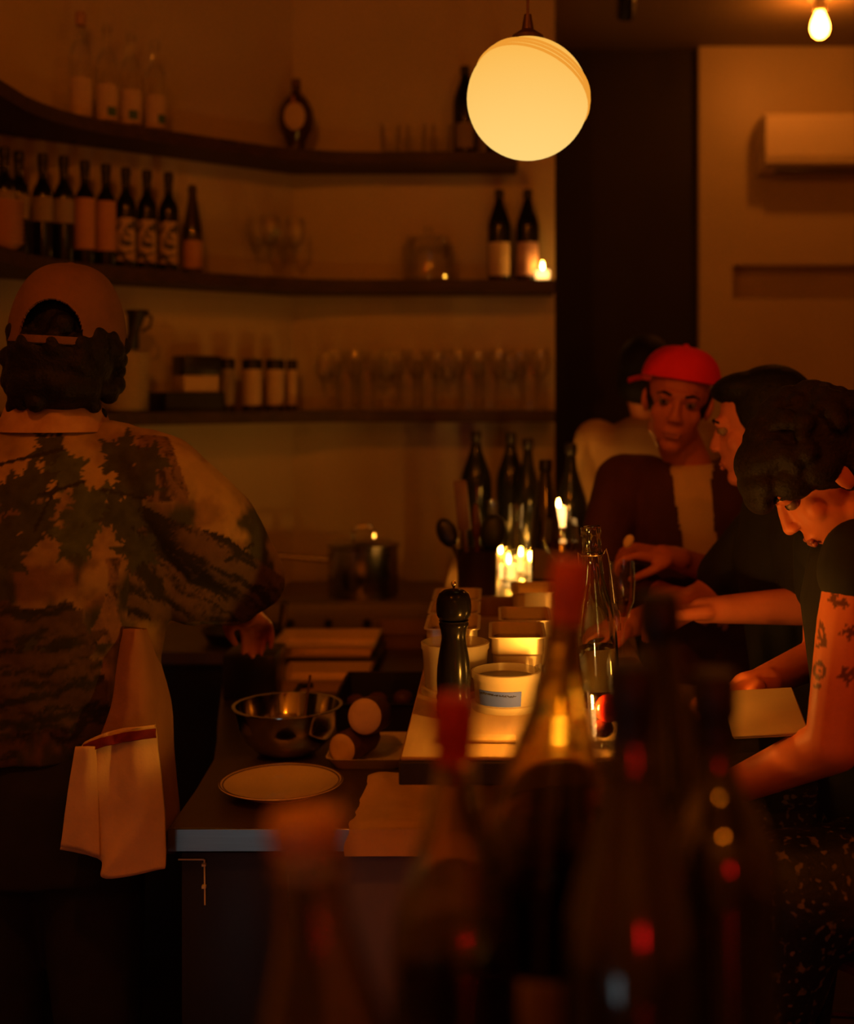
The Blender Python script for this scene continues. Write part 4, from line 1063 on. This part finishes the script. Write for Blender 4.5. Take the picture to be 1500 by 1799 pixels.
# curved adjuster strap below the opening
stp = [(.094*math.sin(a), .111*math.cos(a), .004) for a in np.linspace(-.55, .55, 15)]
obj('strap', xf(tube(stp, .005, 6), Tc), M_capb, cp)
br = []
V, Fc = [], []
nb = 20
for j in range(6):
    for i in range(nb+1):
        a = -1.05+2.1*i/nb; ext = .075*j/5*math.cos(a*.9)
        V.append(((.094)*math.sin(a)*(1+.06*j/5), -.110*math.cos(a)-ext, .004-.016*(a/1.05)**2-.012*(j/5)**1.5))
Fc = [(j*(nb+1)+i, j*(nb+1)+i+1, (j+1)*(nb+1)+i+1, (j+1)*(nb+1)+i) for j in range(5) for i in range(nb)]
NV = len(V); V += [(a, b, c-.004) for a, b, c in V]; Fc += [tuple(reversed([q_+NV for q_ in f])) for f in Fc]
BRIM = (V, Fc)
obj('brim', xf(BRIM, Tc), M_capb, cp)
obj('button', xf(ell((0, 0, .1425), (.008, .008, .004)), Tc), M_capb, cp)

# printed shirt
def leaf(u, v, cx_, cy_, r, rot, lobes=5, sharp=.45):
    x, y = (u-cx_), (v-cy_); a = np.arctan2(y, x)-rot; d = np.hypot(x, y)
    rr = r*(1-sharp*np.abs(np.sin(a*lobes/2))+.10*np.sin(a*17+cx_)+.06*np.sin(a*29+cy_))
    return d < rr
def shirt_print(me):
    a = vcoords(me)
    u, v = to_px(a)
    back = a[:, 1] < 2.48
    n1 = fbm(u/60, v/60, 1); n2 = fbm(u/18, v/18, 5); n3 = fbm(u/150, v/150, 9)
    tan = np.array([.35, .235, .085]); brown = np.array([.145, .072, .032]); olive = np.array([.040, .040, .018]); dk = np.array([.020, .016, .009]); green = np.array([.060, .070, .028])
    col = np.tile(tan, (len(a), 1))*(0.85+.3*n2[:, None])
    # darker woodland lower down and toward the middle of the back
    dep = np.clip((v-830)/170, 0, 1)*.55+np.clip((n1-.45)*3, -.4, .6)
    sleeve_edge = np.clip((u-300)/60, 0, 1)*np.clip((1000-v)/60, 0, 1)
    mix = np.clip(dep-.25*sleeve_edge, 0, 1)[:, None]
    wood = brown*(.6+.8*n2[:, None])
    col = col*(1-mix)+wood*mix
    dkm = np.clip((fbm(u/45, v/80, 21)-.50)*6+np.clip((v-930)/220, 0, .85), 0, 1)[:, None]*(np.clip((v-840)/60, 0, 1))[:, None]
    col = col*(1-dkm)+(olive*(.6+.9*n2[:, None]))*dkm
    # bark ridges running along the sleeve and down the back
    def bark(mask, dirx, diry, freq, c1, c2, s):
        w_ = fbm(u/40, v/40, s)*26
        q_ = (u*diry-v*dirx)/freq+w_/freq*1.2
        al = (u*dirx+v*diry)
        rd = fbm(al/(freq*4)+q_*.35, q_*1.5+fbm(al/30, q_, s+2)*.8, s+3, 5)
        rd = rd+(fbm(u/5, v/5, s+4)-.5)*.25
        c = (c2+(c1-c2)*np.clip((rd-.40)*7, 0, 1)[:, None])*(.7+.6*fbm(u/9, v/9, s+7))[:, None]
        m_ = mask[:, None]
        col[:] = np.where(m_, c, col)
    slv = (v > 890+(u-230)*.42-40*n3) & (u > 225) & (v < 1090)
    edge_tan = (u > 300) & (v < 870+(u-300)*.75)
    bark(slv & ~edge_tan, .83, .56, 21, np.array([.120, .070, .034]), np.array([.020, .015, .009]), 31)
    shp = (u > 238+8*n2) & (u < 330) & (v > 765) & (v < 870+20*n1) & (u < 318+(v-830)*.35)
    bark(shp, .35, .94, 9, np.array([.17, .095, .045]), np.array([.040, .022, .012]), 41)
    trunk = (u > 165+25*np.sin(v/50)) & (u < 225+20*np.sin(v/60)) & (v > 980) & (v < 1130)
    bark(trunk, .25, .97, 14, np.array([.19, .105, .05]), np.array([.05, .03, .016]), 51)
    low = (u < 110+150*n1) & (v > 960+260*n1) & (n3 > .36)
    bark(low, .95, -.25, 17, np.array([.080, .046, .024]), np.array([.020, .017, .009]), 61)
    # leaves
    for (cx_, cy_, r, rot, lb) in ((88, 792, 42, .3, 5), (215, 800, 50, 1.2, 5), (118, 828, 44, 2.0, 5), (60, 850, 46, .8, 5), (262, 812, 40, 2.6, 5), (235, 850, 52, .2, 5), (160, 895, 62, 1.6, 5),
                               (60, 915, 58, .5, 5), (20, 870, 44, 2.2, 5), (215, 905, 50, 2.9, 5), (130, 945, 48, .9, 5), (110, 735, 24, 1.2, 5), (95, 748, 20, 2.2, 5), (10, 960, 60, 1.0, 5), (240, 965, 46, .6, 5)):
        m_ = leaf(u, v, cx_, cy_, r, rot, lb) & back
        c = (green if (cx_ in (118, 130, 160)) else olive)*(.55+.9*fbm(u/12, v/12, 71)[:, None])
        col = np.where(m_[:, None], c, col)
    # twigs
    for (x0, y0, x1, y1, wd) in ((0, 815, 110, 790, 3), (70, 870, 150, 845, 3), (395, 985, 440, 955, 2.5), (100, 850, 60, 930, 3), (180, 860, 250, 875, 3)):
        dx, dy = x1-x0, y1-y0; L2 = dx*dx+dy*dy
        tt = np.clip(((u-x0)*dx+(v-y0)*dy)/L2, 0, 1)
        m_ = np.hypot(u-(x0+tt*dx), v-(y0+tt*dy)) < wd
        col = np.where(m_[:, None], dk, col)
    set_col(me, np.clip(col, .004, 1))
    # soft folds
    nx = np.empty(len(a)*3, np.float32); me.vertices.foreach_get('normal', nx); nx = nx.reshape(-1, 3)
    fold = (fbm(a[:, 0]*9+a[:, 2]*4, a[:, 2]*7+a[:, 1]*5, 81)-.5)*.022+np.sin((a[:, 0]*.7+a[:, 2])*55+fbm(a[:, 0]*8, a[:, 2]*8, 91)*6)*.0022*np.clip((1.45-a[:, 2])/.2, 0, 1)
    set_vcoords(me, a+nx*fold[:, None])
M_shirt = mat('camouflage_cotton', (1, 1, 1), .9, vcol='print', bump=.1, bscale=250, col2=(.9, .9, .9), nscale=30)
shirt = [loft([(-.805, 2.335, 1.612, .072, .062), (-.808, 2.335, 1.585, .105, .074), (-.812, 2.33, 1.555, .170, .095), (-.815, 2.33, 1.48, .225, .130), (-.82, 2.33, 1.32, .235, .145), (-.835, 2.33, 1.15, .225, .140), (-.86, 2.33, 1.02, .215, .138), (-.87, 2.33, 1.00, .21, .135)]),
         chain([Vector((-.70, 2.335, 1.532)), Vector((-.615, 2.335, 1.487)), Vector((-.532, 2.375, 1.385)), Vector((-.487, 2.45, 1.300))], [.070, .092, .100, .080]),
         chain([Vector((-.66, 2.36, 1.37)), Vector((-.56, 2.39, 1.295)), Vector((-.500, 2.46, 1.268))], [.090, .078, .060]),
         chain([Vector((-.92, 2.335, 1.532)), sh_l, Vector((-1.07, 2.38, 1.36)), Vector((-1.11, 2.43, 1.26))], [.070, .092, .095, .085])]
blob('shirt', shirt, M_shirt, t, .0048, 7, post=shirt_print)
M_collar = mat('tan_collar', (.46, .27, .12), .9, col2=(.36, .19, .08), nscale=30)
V, Fc = [], []
for j, (dr, dz) in enumerate(((.0, .0), (.004, .034), (.010, .040), (.022, .012), (.034, -.018))):
    for i in range(33):
        a = -1.15*math.pi/2-.35+(2.3*math.pi/2+.7)*i/32+math.pi*1.5
        V.append((-.803+(.070+dr)*math.cos(a), 2.335+(.062+dr)*math.sin(a), 1.598+dz-.012*math.cos((a-1.5*math.pi)*1)*0))
Fc = [(j*33+i, j*33+i+1, (j+1)*33+i+1, (j+1)*33+i) for j in range(4) for i in range(32)]
obj('collar', (V, Fc), M_collar, t, angle=None)
tr = [loft([(-.83, 2.34, 1.03, .185, .125), (-.82, 2.34, .95, .195, .135), (-.82, 2.34, .86, .19, .13), (-.82, 2.34, .78, .18, .12)]),
      chain([Vector((-.74, 2.34, .84)), Vector((-.73, 2.36, .48)), Vector((-.73, 2.33, .09))], [.10, .078, .062]),
      chain([Vector((-.91, 2.34, .84)), Vector((-.92, 2.38, .48)), Vector((-.92, 2.36, .09))], [.10, .078, .062])]
blob('trousers', tr, M_trousers, t, .009, 5)
for xx, yy in ((-.73, 2.36), (-.92, 2.39)):
    obj('shoe', join([loft([(xx, yy+.03, .0005, .046, .13), (xx, yy+.03, .03, .048, .135), (xx, yy+.01, .06, .044, .10), (xx, yy-.03, .10, .040, .05)])]), M_shoes, t)
# apron wrapped round the right hip and the folded towel hanging from it
M_apron = mat('brown_apron', (.27, .135, .068), .9, col2=(.32, .165, .085), nscale=15, bump=.1, bscale=200)
def sheet(name, rows, m, parent, thick=.004, sub=8, noise=.004, seed=1, post=None):
    """rows: list of polylines (same length) of 3D points, skinned by a smooth two-sided sheet"""
    R_ = np.array(rows, float); nr, nc = R_.shape[:2]
    def up(A, k_):
        out = []
        for i in range(A.shape[0]-1):
            p0 = A[max(i-1, 0)]; p1 = A[i]; p2 = A[i+1]; p3 = A[min(i+2, A.shape[0]-1)]
            for s_ in range(k_):
                tt = s_/k_
                out.append(.5*((2*p1)+(-p0+p2)*tt+(2*p0-5*p1+4*p2-p3)*tt*tt+(-p0+3*p1-3*p2+p3)*tt**3))
        out.append(A[-1]); return np.array(out)
    G = up(R_, sub); G = np.swapaxes(up(np.swapaxes(G, 0, 1), sub), 0, 1)
    H, W = G.shape[:2]
    uu, vv = np.meshgrid(np.arange(W)/sub, np.arange(H)/sub)
    G[..., 1] += (fbm(uu*1.3, vv*1.1, seed)-.5)*2*noise
    V = [tuple(p) for p in G.reshape(-1, 3)]
    Fc = [(j*W+i, j*W+i+1, (j+1)*W+i+1, (j+1)*W+i) for j in range(H-1) for i in range(W-1)]
    n_ = len(V); V2 = V+[(x, y+thick, z) for x, y, z in V]
    Fc2 = Fc+[tuple(reversed([q_+n_ for q_ in f])) for f in Fc]
    bd = list(range(W))+[j*W+W-1 for j in range(1, H)]+[(H-1)*W+i for i in range(W-2, -1, -1)]+[j*W for j in range(H-2, 0, -1)]
    for a, b in zip(bd, bd[1:]+bd[:1]): Fc2.append((b, a, a+n_, b+n_))
    return obj(name, (V2, Fc2), m, parent, angle=None)
ap = []
for py, pts in ((1105, ((215, 2.245), (235, 2.225), (252, 2.25), (262, 2.33), (262, 2.42))), (1170, ((205, 2.22), (232, 2.205), (262, 2.23), (282, 2.33), (280, 2.43))),
                (1240, ((195, 2.20), (232, 2.185), (268, 2.21), (300, 2.32), (298, 2.44))), (1310, ((170, 2.19), (222, 2.18), (270, 2.20), (304, 2.31), (300, 2.44))),
                (1400, ((150, 2.185), (215, 2.175), (278, 2.20), (312, 2.31), (306, 2.44))), (1500, ((150, 2.19), (215, 2.18), (280, 2.21), (318, 2.31), (314, 2.44)))):
    ap.append([tuple(P(px, py, Y)) for px, Y in pts])
obj_ap = sheet('apron', ap, M_apron, t, .004, 7, .006, 4)
tw = []
for l, m1, c, m2, r_ in (((148, 1304), (180, 1290), (205, 1283), (240, 1278), (272, 1274)), ((140, 1320), (180, 1308), (207, 1302), (240, 1296), (274, 1291)),
                         ((124, 1390), (165, 1385), (203, 1382), (245, 1378), (284, 1372)), ((112, 1450), (152, 1455), (192, 1458), (245, 1455), (290, 1450)), ((106, 1492), (145, 1500), (178, 1512), (186, 1544), (290, 1526))):
    tw.append([tuple(P(px, py, Y)) for (px, py), Y in zip((l, m1, c, m2, r_), (2.145, 2.13, 2.14, 2.125, 2.145))])
towel = sheet('towel', tw, M_cloth, t, .006, 8, .007, 8)
st = []
for dy in (0, 17):
    st.append([tuple(P(px, py+dy+2, Y-.006)) for (px, py), Y in zip(((146, 1306), (180, 1294), (206, 1288), (240, 1282), (274, 1278)), (2.145, 2.128, 2.136, 2.123, 2.141))])
obj_st = sheet('stripe', st, M_stripe, towel, .001, 8, .007, 8)
fl = [[tuple(P(px, py, Y)) for px, Y in ((132, 2.13), (152, 2.118), (168, 2.128))] for py in (1312, )]+[[tuple(P(118, 1395, 2.13)), tuple(P(148, 1395, 2.118)), tuple(P(172, 1395, 2.128))], [tuple(P(106, 1488, 2.13)), tuple(P(146, 1497, 2.118)), tuple(P(176, 1506, 2.128))]]
sheet('towel_fold', fl, M_cloth, towel, .004, 8, .004, 12)

# ---------------- guest in the red cap
stool('dark stool under the guest in the red cap', .62, 3.18)
t = thing('person', 'guest in a red cap and maroon jacket facing the viewer', 'person', (.02, .14, 0))
HC = Vector((XA(1190, 3.0), 3.0, 1.628)); HF = (-.16, -1, -.10)
Th = frame(HF, (.16, 0, 1), math.radians(0), HC, 1.03)
nk = Vector((.462, 3.05, 1.47))
sR = Vector((.300, 3.05, 1.425)); sL = Vector((.630, 3.06, 1.425))     # viewer left / right shoulder
eR = Vector((.225, 2.93, 1.215)); wR = Vector((.375, 2.80, 1.185))
eL = Vector((.590, 2.92, 1.190)); wL = Vector((.385, 2.78, 1.275))
body = head_prims(Th)+[chain([Th @ Vector((0, .03, -.07)), nk, nk+Vector((0, .01, -.06))], [.056, .056, .075]),
    loft([(.465, 3.06, 1.44, .15, .075), (.468, 3.05, 1.35, .165, .10), (.48, 3.04, 1.15, .14, .095), (.53, 3.03, .95, .15, .10), (.56, 3.03, .84, .15, .11)]),
    chain([sR, eR, wR], [.052, .040, .027]), chain([sL, eL, wL], [.052, .040, .027])]
body += hand_prims(wR, (.75, -.15, -.1), (0, .1, -1), (0, -1, .2), (.5, .6, .7, .8))
body += hand_prims(wL, (-1, -.15, .18), (-.1, .2, -1), (0, -1, .3), (.55, .75, .85, .95), thumb_curl=.8)
SKR = skin_mat('skin_rosy', (.50, .145, .08), (.56, .17, .095))
blob('body', body, SKR, t, .005, 4)
face_parts(Th, t, H_BROWN, M_lip)
hair = [xf(ell((0, .030, .010), (.079, .090, .080)), Th)]+[xf(ell((s*.072, .022, .008), (.010, .028, .026)), Th) for s in (1, -1)]+[xf(ell((0, .085, -.045), (.06, .03, .045)), Th)]
blob('hair', hair, H_BROWN, t, .006, 3)
M_redcap = mat('red_cap_cotton', (.85, .012, .018), .85, col2=(.92, .016, .022), nscale=16, bump=.1, bscale=250)
Tc = Th @ Matrix.Translation((0, .010, .052)) @ Matrix.Rotation(math.radians(-6), 4, 'X') @ Matrix.Rotation(math.radians(-146), 4, 'Z') @ Matrix.Scale(.96, 4)
cp = obj('cap', xf(cap_geo(.100, .096, .084, 0), Tc), M_redcap, t)
obj('brim', xf(BRIM, Tc), M_redcap, cp)
obj('button', xf(ell((0, 0, .085), (.008, .008, .005)), Tc), M_redcap, cp)
ts_ = [loft([(.462, 3.05, 1.475, .062, .055), (.465, 3.05, 1.455, .10, .075), (.468, 3.045, 1.40, .155, .108), (.470, 3.035, 1.30, .165, .122), (.48, 3.03, 1.15, .155, .12), (.52, 3.03, .98, .16, .12), (.55, 3.03, .86, .165, .125)])]
blob('tshirt', ts_, mat('cream_tshirt', (.62, .43, .24), .9, col2=(.66, .47, .27), nscale=10, bump=.1, bscale=200), t, .006, 5)
M_maroon = mat('maroon_jacket', (.055, .014, .013), .85, col2=(.070, .018, .016), nscale=18, bump=.12, bscale=120)
def open_front(me):
    """leave the jacket front open over the shirt: cut the faces in the front gap"""
    bm = bmesh.new(); bm.from_mesh(me)
    rm = []
    for f in bm.faces:
        c = f.calc_center_median()
        u = CX+c.x*F/c.y; v = HZ+(EYE-c.z)*F/c.y
        if c.y < 3.04 and v > 795 and v < 1010:
            l = np.interp(v, [795, 850, 975, 1010], [1172, 1180, 1200, 1205]); r_ = np.interp(v, [795, 850, 975, 1010], [1262, 1252, 1262, 1270])
            if l < u < r_: rm.append(f)
        elif v <= 795 and 1150 < u < 1275: rm.append(f)
    bmesh.ops.delete(bm, geom=rm, context='FACES')
    bm.to_mesh(me); bm.free()
jk = [loft([(.465, 3.06, 1.478, .085, .072), (.466, 3.06, 1.455, .145, .090), (.468, 3.055, 1.40, .190, .122), (.470, 3.04, 1.30, .190, .138), (.48, 3.035, 1.15, .180, .135), (.52, 3.035, 1.0, .185, .135), (.53, 3.035, .95, .185, .135)]),
      chain([Vector((.36, 3.06, 1.435)), sR, eR, wR+(eR-wR)*.35], [.062, .074, .062, .050]),
      chain([Vector((.57, 3.06, 1.435)), sL, eL, wL+(eL-wL)*.45], [.062, .074, .062, .050])]
blob('jacket', jk, M_maroon, t, .006, 5, post=open_front)
tr = [chain([Vector((.64, 2.98, .86)), Vector((.42, 2.86, .82)), Vector((.38, 2.84, .40))], [.10, .078, .055]), chain([Vector((.64, 3.12, .86)), Vector((.40, 3.20, .82)), Vector((.36, 3.20, .40))], [.10, .078, .055]),
      loft([(.57, 3.04, 1.02, .16, .12), (.60, 3.04, .90, .18, .16), (.61, 3.04, .78, .15, .15)])]
blob('trousers', tr, M_trousers, t, .010, 4)
tag(obj('held_morsel', ell((0, 0, 0), (.011, .009, .016), (0, .5, 0)), M_tan, None, P(1104, 951, 2.86)), 'small pale morsel in the fingers of the guest in the red cap', 'food')

# ---------------- dark-haired guest in black next to the red cap
stool('dark stool under the black-haired guest beside the red cap', .74, 2.64)
t = thing('person', 'black-haired guest in black leaning in beside the red cap', 'person', (-.01, -.10, 0))
HC = Vector((XA(1326, 2.78), 2.78, 1.580)); HF = (-1, .28, -.18)
Th = frame(HF, (0, 0, 1), 0, HC, 1.0)
nk = Vector((.60, 2.79, 1.44))
sN = Vector((.63, 2.66, 1.37)); sF = Vector((.63, 2.93, 1.37))
eN = Vector((.63, 2.60, 1.235)); wN = Vector((.44, 2.58, 1.230)); eF = Vector((.47, 2.90, 1.20)); wF = Vector((.28, 2.74, 1.17))
body = head_prims(Th)+[chain([Th @ Vector((0, .03, -.07)), nk, nk+Vector((.01, 0, -.06))], [.054, .055, .07]),
    loft([(.63, 2.79, 1.40, .075, .14), (.64, 2.79, 1.30, .10, .15), (.67, 2.78, 1.10, .10, .13), (.70, 2.75, .90, .11, .15), (.71, 2.75, .82, .12, .15)]),
    chain([sN, eN, wN], [.052, .040, .027]), chain([sF, eF, wF], [.052, .040, .027])]
body += hand_prims(wN, (-1, .1, -.1), (0, 0, -1), (0, 1, 0), (.4, .5, .55, .6)); body += hand_prims(wF, (-1, -.5, -.1), (0, 0, -1), (0, -1, 0), (.4, .5, .55, .6))
blob('body', body, SKR, t, .0055, 4)
face_parts(Th, t, H_BLACK, M_lip)
hair = [xf(ell((0, .030, .036), (.086, .096, .090)), Th), xf(ell((0, .06, -.02), (.082, .066, .085)), Th), xf(ell((0, -.02, .085), (.068, .07, .035)), Th)]
blob('hair', hair, H_BLACK, t, .006, 3)
ts_ = [loft([(.605, 2.79, 1.435, .07, .085), (.625, 2.79, 1.405, .095, .16), (.64, 2.79, 1.30, .125, .185), (.67, 2.78, 1.10, .128, .17), (.70, 2.75, .90, .14, .17), (.70, 2.75, .86, .14, .17)]),
       chain([Vector((.63, 2.71, 1.38)), sN, sN+(eN-sN)*.72], [.065, .072, .064]), chain([Vector((.63, 2.88, 1.38)), sF, sF+(eF-sF)*.72], [.065, .072, .064])]
M_blacktee = mat('black_tshirt', (.009, .008, .008), .9, col2=(.013, .012, .011), nscale=14, bump=.1, bscale=200)
blob('tshirt', ts_, M_blacktee, t, .007, 5)
M_olivetr = mat('olive_trousers', (.045, .038, .018), .9, col2=(.055, .046, .022), nscale=14)
tr = [chain([Vector((.78, 2.66, .85)), Vector((.50, 2.60, .86)), Vector((.46, 2.60, .42))], [.105, .085, .058]), chain([Vector((.78, 2.82, .85)), Vector((.50, 2.92, .84)), Vector((.46, 2.92, .42))], [.105, .085, .058]),
      loft([(.71, 2.74, 1.0, .13, .17), (.74, 2.74, .88, .16, .18), (.75, 2.74, .78, .14, .15)])]
blob('trousers', tr, M_olivetr, t, .010, 4)

# ---------------- guest with tattooed arm at the right edge
stool('reddish wooden stool under the guest with the tattooed arm', .70, 2.16, .74)
t = thing('person', 'guest with dark curly hair and tattooed arm reading a menu', 'person', (0, 0, 0))
HC = Vector((.540, 2.13, 1.515)); HF = (-.72, -.05, -.69)
Th = frame(HF, (-.75, 0, .66), 0, HC, 1.0)
nk = Vector((.628, 2.13, 1.420))
sN = Vector((.565, 1.985, 1.388)); sF = Vector((.600, 2.29, 1.375))
eN = Vector((.515, 1.950, 1.115)); wN = Vector((.365, 2.12, .985)); eF = Vector((.60, 2.34, 1.17)); wF = Vector((.452, 2.20, 1.150))
body = head_prims(Th)+[chain([Th @ Vector((0, .03, -.06)), nk, nk+Vector((.015, 0, -.06))], [.056, .060, .075]),
    loft([(.610, 2.135, 1.40, .07, .12), (.625, 2.135, 1.30, .095, .14), (.66, 2.14, 1.10, .10, .125), (.69, 2.15, .90, .12, .15), (.70, 2.15, .82, .12, .15)]),
    chain([sN, sN+(eN-sN)*.35, eN, wN], [.050, .052, .043, .026]), chain([sF, eF, wF], [.050, .038, .026])]
body += hand_prims(wN, (-1, .15, .05), (0, .1, -1), (0, 1, .2), (.5, .6, .65, .7)); body += hand_prims(wF, (-.95, -.45, -.12), (.1, -.3, -1), (.2, -.8, -.4), (.30, .35, .4, .45), thumb_curl=.3)
def tattoos(me):
    a = vcoords(me); u, v = to_px(a)
    col = np.tile(np.array([1., 1., 1.]), (len(a), 1))
    near = a[:, 1] < 1.965
    ink = np.zeros(len(a), bool)
    # small bottle outline
    bw = np.interp(v, [1052, 1062, 1085, 1095, 1130, 1136], [4, 5, 7, 16, 18, 15]); dx = np.abs(u-(1424+(v-1052)*.14))
    ink |= (v > 1050) & (v < 1137) & (dx < bw) & ((dx > bw-4) | ((v > 1095) & (fbm(u/5, v/5, 3) > .50)) | (v > 1131))
    ink |= (np.abs(np.hypot((u-1439)/9, (v-1178)/13)-1) < .28) | (np.hypot(u-1440, v-1180) < 3) | ((np.hypot((u-1436)/7, (v-1206)/4)) < 1)
    for cx_, cy_, r in ((1468, 1052, 17), (1492, 1110, 18), (1490, 1186, 20), (1483, 1060, 12)):
        ink |= leaf(u, v, cx_, cy_, r, .4, 5) & (fbm(u/6, v/6, 9) > .33)
    ink &= near
    col[ink] = np.array([.22, .24, .22])
    set_col(me, col)
M_skin_t = mat('skin_tattooed', (.64, .175, .065), .5, col2=(.70, .20, .08), nscale=14, vcol='print', spec=.35)
blob('body', body, M_skin_t, t, .0042, 4, post=tattoos)
face_parts(Th, t, H_BROWN, M_lip)
rnd = random.Random(11)
hair = [xf(ell((0, .030, .040), (.090, .100, .092)), Th), xf(ell((0, .055, -.005), (.088, .075, .075)), Th), xf(ell((0, -.045, .085), (.075, .06, .042)), Th), xf(ell((-.0, -.085, .060), (.068, .034, .034)), Th), xf(ell((.055, -.045, .035), (.030, .040, .034)), Th), xf(ell((-.055, -.045, .035), (.030, .040, .034)), Th), xf(ell((0, -.105, .040), (.05, .022, .026)), Th)]
hair += [xf(ell((s*.080, -.004, .022), (.018, .034, .030)), Th) for s in (1, -1)]
for i in range(150):
    th = rnd.uniform(0, math.pi*2); ph = rnd.uniform(-.15, 1.5)
    d = Vector((math.cos(th)*math.cos(ph), math.sin(th)*math.cos(ph), math.sin(ph)))
    if d.y < -.55 and d.z < .25: continue
    if d.y < .2 and d.z < .0: continue
    rr = rnd.uniform(.012, .022)
    hair.append(xf(ell((d.x*.094, .018+d.y*.108, .034+d.z*.098), (rr, rr, rr)), Th))
blob('hair', hair, H_BROWN, t, .0048, 1)
ts_ = [loft([(.625, 2.135, 1.428, .060, .070), (.628, 2.135, 1.410, .085, .110), (.630, 2.135, 1.385, .10, .15), (.628, 2.135, 1.30, .115, .165), (.66, 2.14, 1.10, .122, .155), (.69, 2.15, .93, .14, .17)]),
       chain([Vector((.61, 2.05, 1.385)), sN+Vector((.006, .006, .002)), sN+(eN-sN)*.06], [.055, .066, .0645]), chain([Vector((.60, 2.22, 1.375)), sF, sF+(eF-sF)*.35], [.062, .068, .062])]
blob('tshirt', ts_, M_blacktee, t, .006, 4)
M_skirt = mat('black_speckled_skirt', (.008, .008, .008), .55, col2=(.15, .11, .06), nscale=75, ndetail=1, nrange=(.60, .70), bump=.3, bscale=90)
tr = [chain([Vector((.74, 2.06, .86)), Vector((.47, 2.02, .86)), Vector((.44, 2.03, .72))], [.115, .10, .085]), chain([Vector((.74, 2.24, .86)), Vector((.47, 2.26, .86)), Vector((.44, 2.26, .72))], [.115, .10, .085]),
      loft([(.69, 2.15, 1.02, .13, .165), (.71, 2.15, .90, .17, .19), (.72, 2.15, .76, .16, .17)])]
blob('skirt', tr, M_skirt, t, .008, 4)
tr = [chain([Vector((.44, 2.03, .72)), Vector((.42, 2.04, .34))], [.060, .045]), chain([Vector((.44, 2.26, .72)), Vector((.42, 2.26, .34))], [.060, .045])]
obj('leg', tr[0], M_trousers, t); obj('leg', tr[1], M_trousers, t)
# folded menu
m_ = thing('menu_card', 'cream menu card held over the lap by the tattooed guest', 'menu', (.43, 2.055, 1.137), (math.radians(14), math.radians(-4), math.radians(-4)))
M_menu = mat('menu_paper', (.40, .27, .14), .7, col2=(.44, .30, .16), nscale=10)
obj('page', box(-.058, .058, -.075, .075, 0, .003, .001, 1), M_menu, m_)
obj('back_page', box(-.056, .060, -.073, .077, -.004, -.001, .001, 1), M_menu, m_)

# ---------------- guest farther back, behind the red cap
t = thing('person', 'dark-haired guest in a beige top behind the red cap', 'person', (0, 0, 0))
HC = Vector((XA(1140, 3.9), 3.9, 1.705)); HF = (.5, .85, -.1)
Th = frame(HF, (0, 0, 1), 0, HC, 1.0)
nk = Vector((XA(1142, 3.9), 3.9, 1.575))
cxb = XA(1140, 3.9)
body = head_prims(Th)+[chain([Th @ Vector((0, .03, -.07)), nk, nk+Vector((0, 0, -.06))], [.054, .055, .07]), loft([(cxb, 3.9, 1.52, .14, .075), (cxb, 3.9, 1.40, .15, .09), (cxb, 3.9, 1.1, .13, .09), (cxb, 3.9, .9, .15, .10)]),
    chain([(cxb-.17, 3.9, 1.49), (cxb-.20, 3.95, 1.22), (cxb-.06, 4.10, 1.15)], [.05, .04, .027]), chain([(cxb+.17, 3.9, 1.49), (cxb+.21, 3.95, 1.22), (cxb+.10, 4.12, 1.15)], [.05, .04, .027])]
body += hand_prims((cxb-.06, 4.10, 1.15), (.3, 1, 0), (0, 0, -1), (1, 0, 0)); body += hand_prims((cxb+.10, 4.12, 1.15), (-.3, 1, 0), (0, 0, -1), (-1, 0, 0))
blob('body', body, SK, t, .008, 3)
blob('hair', [xf(ell((0, .028, .030), (.085, .098, .090)), Th), xf(ell((0, .06, -.03), (.078, .06, .07)), Th)], H_BLACK, t, .008, 2)
blob('shirt', [loft([(cxb, 3.9, 1.575, .065, .06), (cxb, 3.9, 1.545, .12, .085), (cxb, 3.9, 1.49, .195, .11), (cxb, 3.9, 1.35, .20, .125), (cxb, 3.9, 1.05, .185, .12), (cxb, 3.9, .86, .19, .13)]),
               chain([(cxb-.16, 3.9, 1.50), (cxb-.20, 3.95, 1.24)], [.07, .065]), chain([(cxb+.16, 3.9, 1.50), (cxb+.21, 3.95, 1.24)], [.07, .065])], mat('beige_top', (.44, .29, .16), .9, col2=(.48, .32, .18), nscale=12), t, .008, 4)
blob('trousers', [loft([(cxb, 3.9, 1.0, .17, .12), (cxb, 3.9, .86, .18, .13), (cxb, 3.9, .76, .16, .12)]), chain([(cxb-.09, 3.9, .84), (cxb-.09, 3.92, .45), (cxb-.09, 3.9, .06)], [.09, .07, .06]), chain([(cxb+.09, 3.9, .84), (cxb+.09, 3.92, .45), (cxb+.09, 3.9, .06)], [.09, .07, .06])], M_trousers, t, .012, 3)

# ------------------------------------------------------------------ origins at the base of each thing
bpy.context.view_layer.update()
for o in list(COL.objects):
    if o.type != 'EMPTY' or o.parent is not None or o.location.length > .25: continue
    pts = []
    for ch in o.children:
        if ch.type == 'MESH':
            for c in ch.bound_box: pts.append(ch.matrix_world @ Vector(c))
    if not pts: continue
    lo = Vector([min(p[i] for p in pts) for i in range(3)]); hi = Vector([max(p[i] for p in pts) for i in range(3)])
    base = Vector(((lo.x+hi.x)/2, (lo.y+hi.y)/2, lo.z))
    d = base-o.location
    o.location = base
    for ch in o.children: ch.location = ch.location-d
